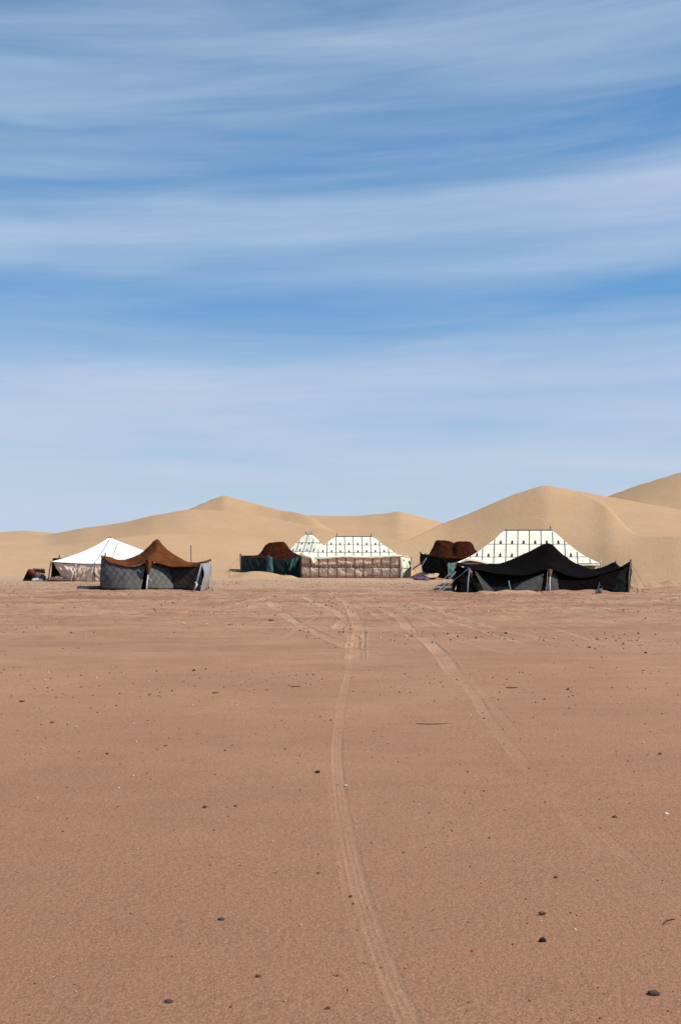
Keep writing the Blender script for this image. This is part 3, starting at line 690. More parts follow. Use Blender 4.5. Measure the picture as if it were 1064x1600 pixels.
# ============================================================ pile of household things, far left
DP = 79.
sb = MB()
rt = Matrix.Rotation(R(-24), 3, 'Y') 
P0 = [at(35, 909.5, DP-.4), at(49.5, 909, DP-.5), at(54.5, 895, DP+.2), at(44, 890.5, DP+.2)]
Q0 = [p+np.array([.05, .09, .05]) for p in P0]
sb.add(P0+Q0, [(0, 1, 2, 3), (7, 6, 5, 4), (0, 4, 5, 1), (1, 5, 6, 2), (2, 6, 7, 3), (3, 7, 4, 0)])
for q in (.25, .5, .75):
    a_ = P0[0]*(1-q)+P0[1]*q; b_ = P0[3]*(1-q)+P0[2]*q
    sb.tube([a_+[0, -.02, 0], b_+[0, -.02, 0]], .02, k=5)
tag(rebase(sb.build('leaning_board', mat('blackened_wood', (.028, .015, .013), var=.5, scale=4), None, smooth=False)), 'near black wooden board leaning on the pile at the far left of the camp', 'board')
mb = MB()
g = loft([smooth([at(44.5, 890, DP+.1), at(49, 889.5, DP), at(53.5, 891, DP)], 12), smooth([at(46, 894.5, DP-.25), at(50, 894, DP-.35), at(54.8, 896, DP-.3)], 12), smooth([at(48, 898, DP-.25), at(51, 898, DP-.35), at(54.8, 900, DP-.3)], 12)], 8); mb.grid(g)
tag(rebase(mb.build('red_cloth', mat('dull_red_cloth', (.22, .045, .035), var=.6, scale=5), None, thick=.04)), 'dull red rag draped over the top of the black leaning board', 'cloth')
cr = thing('straw_bundle', 'yellow brown bound straw bundle on top of the pile at the far left', 'bundle', at(62, 897, DP+.3))
m_straw = mat('straw', (.30, .17, .04), var=.6, scale=9, bump=.6, bscale=30)
mb = MB()
for k in range(46):
    a_ = at(52.2+random.uniform(-.6, .9), 889.2+random.uniform(-.6, 5.6), DP+random.uniform(.05, .6)); b_ = at(70.3+random.uniform(-1.2, .7), 890+random.uniform(-.6, 5.8), DP+random.uniform(.05, .6))
    mb.tube([a_, (a_+b_)/2+[0, 0, random.uniform(-.02, .03)], b_], .035, k=5)
mb.build('stalks', m_straw, cr)
for px in (57, 66):
    mb = MB(); c0 = at(px, 892, DP+.3); mb.tube([c0+np.array([0, math.cos(q)*.36, math.sin(q)*.17]) for q in np.linspace(0, 2*math.pi, 15)], .02, k=5); mb.build('binding', m_pole, cr)
def sack(name, pts, m, seed, lab, cat):
    """lumpy sack from centre, radii"""
    c, rx, ry, rz = pts; mb = MB(); nu, nv = 22, 14; g = np.zeros((nv, nu+1, 3))
    for i in range(nv):
        th = math.pi*i/(nv-1)
        for j in range(nu+1):
            ph = 2*math.pi*(j % nu)/nu
            d = np.array([math.sin(th)*math.cos(ph), math.sin(th)*math.sin(ph), math.cos(th)])
            k = 1+.38*mnoise.noise(Vector(d*1.9)+Vector((seed, 0, 0)))+.12*mnoise.noise(Vector(d*5)+Vector((seed, 3, 0)))
            g[i, j] = np.asarray(c)+d*k*np.array([rx, ry, rz])
    g[..., 2] = np.maximum(g[..., 2], -.02); mb.grid(g)
    tag(rebase(mb.build(name, m, None)), lab, cat)
sack('sack', (at(60, 900.5, DP-.05), .42, .34, .26), mat('grey_brown_sacking', (.17, .115, .085), var=.4, scale=5), 1.3, 'grey brown bulging sack under the straw bundle in the far left pile', 'sack')
sack('plastic_sack', (at(60.5, 906.5, DP-.55), .38, .25, .14), mat('white_plastic_sheet', (.75, .72, .70), var=.25, scale=5, rough=.4), 4.3, 'crumpled white plastic sack at the front of the far left pile', 'sack')
sack('plastic_sack', (at(53.5, 907, DP-.6), .16, .2, .15), mat('offwhite_plastic_sheet', (.6, .57, .55), var=.25, scale=5, rough=.4), 14.3, 'small off white bundle between the black board and the white plastic sack', 'bundle')
mb = MB(); base = at(68.5, 909, DP-.35); base[2] = 0
mb.tube([base, base+[0, 0, .16], base+[.0, 0, .36], base+[0, 0, .40], base+[0, 0, .48], base+[0, 0, .50]], [.16, .175, .17, .09, .06, .065], k=16)
hd = [base+np.array([math.cos(q)*.1, 0, .48+math.sin(q)*.09]) for q in np.linspace(0, math.pi, 9)]; mb.tube(hd, .012, k=5)
tag(rebase(mb.build('jerrycan', mat('dusty_blue_grey_plastic', (.09, .12, .14), var=.4, scale=5, rough=.5), None)), 'grey blue can with a handle at the right end of the far left pile', 'can')

# ============================================================ 3 brown tent with dark teal walls (left of the central pavilion)
D3 = 88.5
t3 = thing('nomad_tent', 'dark red brown tent with one flat hump and teal walls behind a low sand bank', 'tent', at(425, 900, 91))
fe = smooth([at(391, 870.5, 88.9), at(405, 870.8, 88.7), at(420, 872.3, 88.5), at(440, 873.8, 88.4), at(455, 872.5, 88.5), at(469, 869, 88.9)], 70)
rd = smooth([at(391.5, 868.2, 90), at(403, 867, 90.4), at(409, 862, 90.8), at(413, 855, 91), at(416, 850.8, 91), at(419, 848.8, 91), at(425, 847.6, 91), at(433, 847, 91), at(441, 847, 91), at(444.5, 847.8, 91), at(447, 850.2, 91), at(451, 856.5, 91), at(458, 863.2, 90.8), at(469, 867.5, 90.2)], 70)
mid = fe*.5+rd*.5; mid[:, 2] += .12*np.sin(np.linspace(0, 1, 70)*math.pi); bk = smooth([at(391, 869, 94), at(430, 867, 94.4), at(469, 868, 94)], 70); mb_ = bk*.5+rd*.5
berber_roof(t3, [fe, mid, rd, mb_, bk], m_rust_d, seed=12.2, amp=.05, n=70)
cloth_wall(t3, [at(376.5, 868, 89.2), at(392, 870.5, 88.8), at(418, 871, 88.3)], [at(377.5, 895, 88.6), at(395, 896, 88.4), at(417, 897, 88.0)], m=m_teal, belly=.05, fold=.1, seed=31, thick=.015)
cloth_wall(t3, [at(418, 868.7, 88.2), at(421, 869, 88.0), at(426, 871.5, 88.1)], [at(416.5, 898, 87.9), at(421, 898, 87.8), at(427, 898, 87.9)], m=m_teal_l, belly=.05, fold=.14, seed=32, n=24, name='hanging_cloth')
cloth_wall(t3, [at(425, 872, 88.3), at(440, 873.5, 88.2), at(469, 869, 88.3)], [at(425, 899, 88.2), at(445, 901, 87.9), at(470, 903.5, 87.4)], m=m_teal, belly=.03, fold=.12, seed=33)
for a_, b_, c_, d_ in ((457, 873, 451, 890), (463, 871.5, 457, 886)):
    cloth_wall(t3, [at(a_, b_, 88.0), at(a_+3.5, b_-1, 88.0)], [at(c_, d_, 87.7), at(c_+4, d_+3, 87.7)], m=m_teal_l, belly=.03, fold=.1, seed=a_, n=12, name='hanging_cloth')
cloth_wall(t3, [at(376.5, 868, 89.3), at(378, 868, 94)], [at(377.5, 896, 88.8), at(379, 896, 94)], m=m_teal, belly=.03, fold=.1, seed=35, n=24)
cloth_wall(t3, [at(378, 868, 94), at(469, 868, 94)], [at(379, 896, 94), at(469, 897, 94)], m=m_teal, belly=.03, fold=.1, seed=36, n=24)
pole(t3, at(376, 865.5, 89.1), at(377, 897, 88.6), .06, m_pole); pole(t3, at(419, 867, 88.1), at(418, 899, 87.9), .04, m_pole)
rope(t3, at(376.3, 868, 89.1), at(359, 887, 88), .014); rope(t3, at(376.3, 869, 89.1), at(366, 893.5, 86.8), .014)
sh = MB()
for k, (a_, b_) in enumerate((((440, 897.5), (433, 903.5)), ((447, 897), (441, 903.5)), ((454, 899), (449, 904)))):
    s1 = MB(); s1.tube([at(*a_, 86.0), at((a_[0]+b_[0])/2, (a_[1]+b_[1])/2, 85.6), at(*b_, 85.2)], .03, k=6)
    tag(rebase(s1.build('tent_stick', m_pole, None)), ['left', 'middle', 'right'][k]+' one of three dark sticks lying on the sand bank before the teal walled tent', 'stick', 'sticks on the sand bank')

# ============================================================ 4 small pavilion behind
t4 = thing('pavilion_tent', 'small white peaked pavilion tent behind the left end of the long pavilion', 'tent', at(482, 900, 99))
lv = []
for l, r_, y, yf, yb in ((446, 516, 867, 96.9, 101), (455, 509, 861.5, 97.4, 100.6), (461.5, 501.5, 855, 97.8, 100.2), (466, 497.5, 848, 98.2, 99.8), (471.5, 492.5, 841, 98.6, 99.4), (477.5, 487, 835.3, 98.9, 99.1)):
    pl = at(l, y, yf); pr = at(r_, y, yf); lv.append((pl[2], pl[0], pr[0], yf, yb))
o, faces, turn, a = hip_roof(t4, lv, m_cream, .66, bands=(at(0, 848, 98.4)[2], at(0, 861, 97.4)[2]), wd=.05, icons=(at(0, 850.5, 98.2)[2], at(0, 860, 97.5)[2]), isz=(.14, .34), rot=R(-16), sag=.05)
finial(t4, a[0]+[0, 0, -.02], .36); finial(t4, a[1]+[0, 0, -.02], .36)
zt = lv[0][0]; c4 = [(lv[0][1]+.15, 97.1), (lv[0][2]-.15, 97.1), (lv[0][2]-.15, 100.8), (lv[0][1]+.15, 100.8), (lv[0][1]+.15, 97.1)]
c4 = [turn(np.array([[[x, y, 0.]]]))[0, 0] for x, y in c4]
simple_walls(t4, [p+[0, 0, zt] for p in c4], [p+[0, 0, -.1] for p in c4], m_wallpink, 41)

# ============================================================ 5 long white pavilion in the centre
t5 = thing('pavilion_tent', 'long white pavilion tent with dark seams and faded pink walls, centre of the camp', 'tent', at(548, 903, 89.5))
YW = 86.6
lv = []
for l, r_, y, yf, yb in ((473, 624, 869.5, 86.5, 92.6), (487, 617, 863.8, 87.1, 92.0), (500, 605.5, 855.5, 87.8, 91.3), (511, 595, 848, 88.5, 90.6), (519, 587, 842, 89.1, 90.0), (524.5, 580.5, 839, 89.5, 89.6)):
    pl = at(l, y, yf); pr = at(r_, y, yf); lv.append((pl[2], pl[0], pr[0], yf, yb))
pan = 13.6/F*88
o, faces, turn, a = hip_roof(t5, lv, m_cream, pan, bands=(at(0, 851.5, 88.3)[2], at(0, 863, 87.2)[2]), wd=.05, icons=(at(0, 851.2, 88.2)[2], at(0, 862.6, 87.2)[2]), isz=(.15, .42), sag=.05, x0=at(525, 850, 88)[0])
finial(t5, a[0]+[.1, 0, -.02], .36); finial(t5, a[1]+[-.03, 0, -.02], .36)
def scallop(parent, pts, ht, m, nsc, mi_line, amp=.05, seed=1., name='valance'):
    """hanging strip with a wavy lower hem"""
    n = 160; T = smooth(pts, n); g = np.zeros((4, n, 3)); L = np.linspace(0, 1, n)
    for k in range(4):
        q = k/3; g[k] = T; g[k, :, 2] -= q*(ht*(.75+.25*np.abs(np.sin(L*math.pi*nsc)))) + 0*q
        wv_ = np.array([mnoise.noise(Vector((x*9, k*.2, seed))) for x in L]); g[k, :, 1] -= amp*q*(.5+wv_)+.03
        g[k, :, 2] += amp*1.1*wv_*q
    mb = MB(); mb.grid(g)
    return sub(mb.build(name, m, parent, thick=.012))
def zig(pts): return [at(*p) for p in pts]
scallop(t5, zig([(470, 866.0, 86.5), (480, 868.3, 86.45), (500, 870.6, 86.4), (520, 869.3, 86.4), (540, 868.3, 86.4), (560, 869, 86.4), (585, 868.8, 86.4), (605, 868, 86.45), (618, 867, 86.45), (627, 866.8, 86.5)]), .16, m_cream, 12, None)
def wall5(mb, g, nr):
    k0 = int(.52*(g.shape[0]-1)); mb.grid(g[k0:-1]+nr[k0:-1]*.012, 4)  # paler lower half: beige strip whose colour also carries sunlight
    npn = 11
    for k in range(npn+1):
        u = min(max((k+.04)/(npn+.08), .004), .996); ribbon(mb, g, nr, [(u, q/16) for q in range(17)], .062, 1, off=.03)
    ribbon(mb, g, nr, [(q/80, .50) for q in range(81)], .035, 1, off=.023)
    ribbon(mb, g, nr, [(q/80, .965) for q in range(81)], .05, 2, off=.024)
    up = np.array([0, 0, 1.]); rt_ = np.array([1., 0, 0])
    for k in range(npn):
        for j in range(3):
            u = (k+.2+j*.3)/npn
            for v, hh in ((.47, .32), (.93, .26)):
                icon(mb, gsample(g, u, v), up, rt_, gsample(nr, u, v), .13, hh*(1 if j == 1 else .82), 3)
m_w5 = [m_wallpink, m_band_soft, m_red, m_motif, m_wallpink2]
cloth_wall(t5, zig([(470, 868, YW), (500, 871, YW), (540, 871, YW), (585, 871, YW), (624.5, 869.5, YW)]), zig([(470.5, 902.5, YW), (500, 902.8, YW-.02), (545, 903, YW), (590, 903, YW), (624.5, 903.5, YW)]), mats=m_w5,
           n=170, nv=30, belly=.08, fold=.10, sx=.8, sz=1.3, lean=1.3, seed=51, extra=wall5)
def wall5r(mb, g, nr):
    for u in (.03, .45, .97): ribbon(mb, g, nr, [(u, q/12) for q in range(13)], .04, 1, off=.02)
    ribbon(mb, g, nr, [(q/20, .52) for q in range(21)], .03, 1, off=.023)
    for u, v, s_ in ((.66, .36, .5), (.80, .34, .42), (.72, .50, .4), (.2, .2, .2), (.7, .62, .3)): icon(mb, gsample(g, u, v), np.array([0, 0, 1.]), np.array([1., 0, 0]), gsample(nr, u, v), .22, s_, 2)
cloth_wall(t5, zig([(624.8, 869.5, YW), (632, 871.5, 88.0), (641, 872.5, 90.5)]), zig([(625, 903.5, YW), (632, 903, 88.0), (640, 902, 90.0)]), mats=[m_cream, m_band_soft, m_mottle], n=40, nv=20, belly=.10, fold=.12, seed=52, sx=1.6, lean=.2, extra=wall5r)
cloth_wall(t5, zig([(641, 873, 90.5), (640, 872, 92.6)]), zig([(640, 902, 90), (638, 900, 92.6)]), m=m_cream, n=20, belly=.02, fold=.05, seed=53)
cloth_wall(t5, zig([(471, 869, YW), (474, 868, 92.6)]), zig([(470.5, 903, YW), (474, 900, 92.6)]), m=m_wallpink, n=20, belly=.02, fold=.05, seed=54)
cloth_wall(t5, zig([(474, 868, 92.6), (638, 868, 92.6)]), zig([(474, 900, 92.6), (638, 900, 92.6)]), m=m_wallpink, n=20, belly=.02, fold=.05, seed=55)
pole(t5, at(627, 865, 86.6), at(626, 904, 86.3), .035, m_palepole); pole(t5, at(642, 871.5, 90.6), at(640.5, 902, 90.2), .07, m_pole)
pole(t5, at(470, 864, 86.6), at(470, 903, 86.5), .04, m_pole)
for px in (545, 585, 505, 612): rope(t5, at(px, 902, 86.5), at(px+.5, 908.5, 84.5), .010, m_rope_b, 0)
rope(t5, at(642, 872, 90.6), at(650, 897, 88), .012)
mb = MB()
g = loft([smooth(zig([(472, 866, 86.3), (476, 868, 86.1), (484, 871, 86.2), (489, 881, 86.3)]), 20), smooth(zig([(473, 864.5, 86.6), (480, 866.5, 86.4), (489, 868, 86.4), (493, 879, 86.4)]), 20), smooth(zig([(474, 866, 87.2), (484, 867, 87.2), (494, 869, 86.8), (495, 878, 86.45)]), 20)], 8); mb.grid(g)
sub(mb.build('loose_cloth', m_cream, t5, thick=.02))

# ============================================================ 6 double-humped dark tent
t6 = thing('nomad_tent', 'black walled tent with two dark red brown humps, right of the long pavilion', 'tent', at(700, 903, 87))
fe = smooth(zig([(671, 868, 84.8), (680, 869.5, 84.5), (690, 872, 84.2), (705, 872.5, 84), (722, 873, 84), (735, 869, 84.2), (746, 865, 84.5)]), 130)
rd = smooth(zig([(671.5, 866.5, 86), (675, 858.5, 86.6), (679, 848.5, 87), (680.6, 845.2, 87), (682.5, 844.6, 87), (689, 844.5, 87), (696, 845, 87), (704, 846.6, 87), (707, 848, 87), (708.5, 848.8, 87), (710.5, 847.6, 87), (714, 846.4, 87), (722, 845.9, 87), (730, 846.7, 87), (735.5, 848.3, 87), (737.2, 849.8, 87), (741, 857.5, 86.6), (746, 863.5, 86)]), 130)
mid = fe*.52+rd*.48; mid[:, 2] += .10*np.sin(np.linspace(0, 1, 130)*math.pi)
L = np.linspace(0, 1, 130); mid[:, 1] += .55*np.exp(-((L-.49)/.05)**2); mid[:, 2] -= .12*np.exp(-((L-.49)/.05)**2)
bk = smooth(zig([(671, 868, 90), (708, 866, 90.4), (746, 867, 90)]), 130)
berber_roof(t6, [fe, mid, rd, bk*.5+rd*.5, bk], m_rust_d, seed=62.2, amp=.05, n=130)
cloth_wall(t6, zig([(657.3, 864, 86.8), (664, 866.5, 85.8), (675, 869, 84.8), (690, 872, 84.1)]), zig([(661, 893, 86.3), (668, 895, 85.6), (678, 897.5, 84.6), (688, 903, 83.6)]), m=m_charcoal_shade, belly=.08, fold=.18, seed=61, lean=.2, sx=1.7)
cloth_wall(t6, zig([(689, 872, 84.1), (705, 873, 84), (746, 867, 84.3)]), zig([(687, 903.5, 83.6), (705, 904, 83.5), (745, 904, 83.8)]), m=m_black, belly=.05, fold=.1, seed=63)
cloth_wall(t6, zig([(657.3, 864, 86.9), (659, 866, 90)]), zig([(661, 893, 86.5), (661, 894, 90)]), m=m_charcoal_shade, belly=.05, fold=.1, seed=64, n=20)
cloth_wall(t6, zig([(659, 866, 90), (746, 867, 90)]), zig([(661, 895, 90), (745, 900, 90)]), m=m_charcoal_shade, belly=.05, fold=.1, seed=65, n=20)
cloth_wall(t6, zig([(746, 867, 90), (746, 867, 84.3)]), zig([(745, 900, 90), (745, 904, 83.8)]), m=m_charcoal_shade, belly=.05, fold=.1, seed=66, n=20)
pole(t6, at(657, 862.5, 86.8), at(660.5, 893, 86.3), .07, m_pole); pole(t6, at(664, 864.5, 86.2), at(667, 876, 86.0), .06, m_pole)
pole(t6, at(668, 872, 85.2), at(644.5, 889.5, 86.5), .055, m_pole, 'prop'); rope(t6, at(666, 872, 85), at(650, 897, 84.0), .014, m_rope_w)
cloth_wall(t6, zig([(698.5, 880.5, 83.2), (705, 880, 83.1), (711.5, 879, 83.2)]), zig([(700.5, 900, 82.8), (706, 899.5, 82.8), (711.5, 898, 82.8)]), m=m_green, belly=.05, fold=.12, seed=67, n=26, name='hanging_cloth')
pole(t6, at(701, 879.5, 83), at(700.5, 906, 82.5), .035, m_bluepole)

def rug(name, outline, Yo, m, lab, cat, seed, h=.07):
    """a crumpled rug lying on the sand: a grid inside a closed outline of ground points"""
    mb = MB(); c = np.mean([np.array(p) for p in outline], axis=0); n = 40; P = smooth(list(outline)+[outline[0]], n)
    g = np.zeros((9, n, 3))
    for i in range(9):
        q = i/8; g[i] = P*(q)+c*(1-q)
        for j in range(n):
            g[i, j, 2] += h*(1-q**6)*(1+1.1*mnoise.noise(Vector((g[i, j, 0]*3, g[i, j, 1]*2.2, seed))))
    mb.grid(g); tag(rebase(mb.build(name, m, None, thick=.03)), lab, cat)
def print_col(cs, sc):
    def f(t, o, c):
        v = N(t, 'ShaderNodeTexVoronoi', ins={'Vector': o, 'Scale': sc}).outputs['Color']
        s_ = N(t, 'ShaderNodeSeparateXYZ', ins={0: v}).outputs[0]
        return RAMP(t, s_, [(i/len(cs), q) for i, q in enumerate(cs)], 'CONSTANT')
    return f
m_rugp = mat('purple_striped_rug', (.12, .06, .12), build=print_col([(.10, .05, .12), (.05, .045, .13), (.20, .07, .08), (.22, .13, .16), (.06, .04, .07)], 3.))
rug('rug', zig([(643.5, 903, 82), (650, 902.5, 83.5), (660, 902, 84.6), (668, 904, 82.3), (667, 907, 80), (657, 906.6, 80.5), (648, 905, 81.3)]), 82, m_rugp, 'crumpled purple and red rug on the sand right of the long pavilion', 'rug', 3.)
def raise_(pts, dz): return [p+np.array([0, 0, dz]) for p in pts]
rug('mat', zig([(662, 899.5, 83.4), (672, 898, 84), (684.5, 896.5, 84), (685, 899, 83.2), (680, 902, 82.4), (670, 902.5, 82.2)]), 83, mat('sand_coloured_mat', (.52, .36, .24), var=.2, scale=3), 'sand coloured mat spread before the double humped tent', 'mat', 8., .08)
rug('rug', zig([(585, 904.8, 84), (600, 904.5, 84.5), (622, 904.8, 84), (622, 906, 82.6), (600, 906, 82.6), (586, 906, 82.8)]), 83, mat('dull_red_rug', (.30, .14, .11), var=.4, scale=4), 'thin dull red rug along the foot of the long pavilion wall', 'rug', 5., .02)

# ============================================================ 7 large white pavilion behind the black tent
t7 = thing('pavilion_tent', 'large white pavilion tent with black seams and motifs, rising behind the black tent', 'tent', at(822, 915, 69.5))
AC7 = -math.atan((824-532)/F)
def loc7(px, py, Dl):
    """local point of the turned pavilion: across, along the line of sight, height"""
    x = math.tan(math.atan((px-532)/F)+AC7)*Dl; Yw = x*math.sin(AC7)+Dl*math.cos(AC7)
    return np.array([x, Dl, H0-(py-HZ)/F*Yw])
def w7(px, py, Dl):
    p = loc7(px, py, Dl); c, s_ = math.cos(AC7), math.sin(AC7); return np.array([p[0]*c-p[1]*s_, p[0]*s_+p[1]*c, p[2]])
def zig7(pts): return [w7(*p) for p in pts]
lv = []
for l, r_, y, yf, yb in ((712, 936, 879.5, 66.5, 73.0), (729, 920, 872, 67.1, 72.4), (745, 905, 863, 67.7, 71.8), (760.5, 889.5, 851.5, 68.3, 71.2), (774, 877, 841, 69.0, 70.5), (783, 867, 832.5, 69.55, 69.95), (788, 862, 829.3, 69.75, 69.85)):
    pl = loc7(l, y, yf+.8); pr = loc7(r_, y, yf+.8); lv.append(((pl[2]+pr[2])/2, pl[0], pr[0], yf+.8, yb+.8))
pan = 17.9/F*68.5
o, faces, turn, a = hip_roof(t7, lv, m_cream, pan, bands=(at(0, 850.5, 68.35)[2], at(0, 870, 67.2)[2]), wd=.042, icons=(at(0, 850.0, 68.3)[2], at(0, 869.5, 67.2)[2]), isz=(.15, .52), sag=.06, view=AC7, x0=loc7(790.5, 850, 69.2)[0])
finial(t7, a[0]+[.05, 0, -.04], .12); finial(t7, a[1]+[-.1, 0, -.02], .34)
scallop(t7, zig7([(711, 878, 67.30), (740, 881, 67.20), (790, 881.5, 67.20), (860, 882, 67.20), (936, 881.5, 67.30)]), .12, m_cream, 14, None)
pt = zig7([(716, 881, 67.70), (932, 883, 67.70), (929, 880, 73.40), (718, 880, 73.40), (716, 881, 67.70)]); pb = [np.array([p[0], p[1], 0.]) for p in pt]
simple_walls(t7, pt, pb, m_wallpink, 71, fold=.08)
pole(t7, w7(938, 876.5, 67.40), w7(936.5, 917, 67.20), .04, m_palepole)
rope(t7, w7(938, 878, 67.40), w7(950, 912, 65.6), .012)
mb = MB()
g = loft([smooth(zig7([(720, 880, 67.00), (732, 876.3, 66.80), (745, 877.5, 66.80), (762, 881.5, 66.90)]), 30), smooth(zig7([(720, 878, 67.40), (731, 873, 67.40), (745, 874.5, 67.50), (764, 879.5, 67.50)]), 30), smooth(zig7([(722, 878, 68.00), (732, 873.5, 68.10), (745, 873.8, 68.10), (765, 877, 68.10)]), 30)], 8); mb.grid(g)
mb.build('loose_cloth', m_wallpink2, t7, thick=.03)

# ============================================================ 8 black tent, front right
t8 = thing('nomad_tent', 'wide black wool tent with one tall peak and sagging sides, nearest tent on the right', 'tent', at(848, 925, 62))
fe = smooth(zig([(713, 884, 60.6), (730, 888.5, 60.1), (755, 893, 59.8), (785, 897.5, 59.6), (812, 899, 59.5), (835, 895.5, 59.4), (850, 891, 59.3), (864, 891.5, 59.3), (882, 898, 59.4), (905, 903, 59.5), (930, 900, 59.6), (955, 892, 59.9), (975, 886, 60.2), (985.5, 880, 60.6)]), 110)
rd = smooth(zig([(712, 879, 62), (728, 881.5, 62), (748, 882.5, 62.1), (768, 882, 62.2), (785, 878.8, 62.4), (803, 872, 62.6), (822, 864, 62.7), (838, 856.5, 62.8), (848, 851.5, 62.8), (854.5, 849, 62.8), (861, 850.5, 62.8), (868, 856.5, 62.8),
                 (880, 867, 62.7), (893, 876, 62.5), (908, 883.5, 62.4), (924, 889.5, 62.3), (936, 888, 62.2), (948, 884, 62.1), (960.5, 879, 62.0), (963.5, 882.5, 62.0), (967, 886, 62.0), (975, 882.5, 61.9), (985.5, 876.5, 61.8)]), 110)
mid = fe*.5+rd*.5; mid[:, 2] -= .10*np.sin(np.linspace(0, 1, 110)*math.pi)
bk = smooth(zig([(712, 883, 65.2), (780, 889, 65.5), (850, 884, 65.6), (900, 896, 65.5), (925, 900, 65.5), (960, 894, 65.4), (985, 885, 65.2)]), 110)
berber_roof(t8, [fe, mid, rd, bk*.5+rd*.5, bk], m_black, seed=82.2, amp=.05, n=110)
bb = lambda px, py, Yd: at(px, py, Yd)
cloth_wall(t8, zig([(713, 884.5, 60.8), (722, 888, 60.6), (738, 891, 60.5)]), zig([(707, 921, 60.5), (716, 929, 58.6), (748, 925.5, 59.0)]), m=m_black, belly=.03, fold=.1, seed=81, n=36)
cloth_wall(t8, zig([(736, 891, 60.5), (770, 896, 60.3), (812, 898.5, 60.0)]), zig([(742, 925.5, 59.3), (775, 924.5, 59.4), (800, 924, 59.3)]), m=m_charcoal_shade, belly=-.05, fold=.06, seed=83, n=60)
cloth_wall(t8, zig([(800, 898, 60.1), (825, 897, 59.9), (852, 892, 59.7)]), zig([(797, 924, 59.35), (820, 923.2, 58.9), (845, 922.5, 58.8)]), m=m_charcoal_shade, belly=.02, fold=.05, seed=84, n=50)  # wall under the roof's shadow, its darkness painted as charcoal
cloth_wall(t8, zig([(801, 922.5, 58.8), (815, 911, 59.05), (830, 904, 59.15), (849, 896.5, 59.3)]), zig([(800, 923.9, 58.6), (812, 923.6, 58.45), (828, 923, 58.4), (845, 922.5, 58.45)]), m=m_net_lit, belly=.04, fold=.05, seed=184, n=50, name='netting_or_sunlit_cloth')  # sunlit triangle of the wall, painted as a paler cloth panel
cloth_wall(t8, zig([(851.5, 892, 59.8), (855, 891, 59.7), (858, 891, 59.7)]), zig([(844, 923, 58.7), (849, 923.2, 58.7), (853, 923.2, 58.7)]), m=m_black, belly=-.02, fold=.02, seed=85, n=14, name='door_flap')
cloth_wall(t8, zig([(856, 891, 59.8), (862, 892, 59.8), (868, 894, 59.9)]), zig([(851, 922.5, 58.7), (862, 922.5, 58.7), (873, 922.5, 58.9)]), m=m_net_lit, belly=.05, fold=.04, seed=86, n=24)  # small sunlit part of the wall, painted paler
cloth_wall(t8, zig([(866, 893, 59.9), (905, 902, 59.8), (945, 895, 59.9), (970, 887.5, 60.3)]), zig([(872, 922.5, 58.9), (905, 923, 58.9), (935, 923.5, 58.7), (958, 922, 58.9)]), m=m_black, belly=.03, fold=.08, seed=87, n=70)
cloth_wall(t8, zig([(960, 888, 60.4), (975, 885, 60.5), (985.5, 879, 60.9)]), zig([(945, 922.5, 59.0), (962, 923, 58.7), (981, 929, 58.0)]), m=m_charcoal_shade, belly=-.04, fold=.12, seed=88, n=36, sx=1.8)
cloth_wall(t8, zig([(985.5, 879, 60.9), (985, 881, 65.2)]), zig([(981, 929, 58), (982, 918, 65.2)]), m=m_charcoal_shade, belly=.02, fold=.1, seed=89, n=20)
cloth_wall(t8, zig([(985, 886, 65.2), (925, 901, 65.4), (850, 888, 65.4), (712, 884, 65.2)]), zig([(982, 918, 65.2), (925, 918, 65.2), (850, 918, 65.2), (712, 918, 65.2)]), m=m_charcoal_shade, belly=.02, fold=.1, seed=90, n=30)
cloth_wall(t8, zig([(712, 882, 65.2), (712.5, 884, 60.8)]), zig([(712, 918, 65.2), (707, 921, 60.5)]), m=m_charcoal_shade, belly=.02, fold=.1, seed=91, n=20)
# loose grey netting pulled out from the wall
cloth_wall(t8, zig([(741.5, 892.5, 59.5), (744, 893, 59.5)]), zig([(757, 926, 58.2), (773, 925, 58.3)]), m=m_net_lit, belly=-.05, fold=.10, seed=92, n=26, name='netting_or_sunlit_cloth')
mb = MB(); g = loft([smooth(zig([(854.5, 890, 59.1), (858, 889.5, 59.0), (862.5, 890.5, 59.1)]), 9), smooth(zig([(856, 898, 59.0), (858.8, 898, 58.9), (861.5, 898, 59)]), 9), smooth(zig([(858, 908.5, 58.9), (858.5, 909, 58.9), (859.2, 908.5, 58.9)]), 9)], 12); mb.grid(g)
sub(mb.build('hanging_flap', mat('brown_flap_wool', (.22, .11, .06), var=.5, scale=6), t8, thick=.02))
pole(t8, at(858.8, 902, 58.8), at(859.3, 926.5, 57.6), .032, m_palepole)
pole(t8, at(733.5, 889, 59.4), at(730, 926.5, 57.9), .04, m_bluepole); pole(t8, at(794.5, 908, 58.8), at(798.5, 926, 58.0), .035, m_bluepole, 'prop')
pole(t8, at(712.5, 878, 60.9), at(706, 921, 60.3), .04, m_pole); pole(t8, at(985, 875, 60.9), at(981.5, 929, 57.9), .05, m_pole); pole(t8, at(961, 877, 61.9), at(962, 884, 61.8), .05, m_pole)
pole(t8, at(855, 851, 62.8), at(855, 922, 62.8), .06, m_pole)
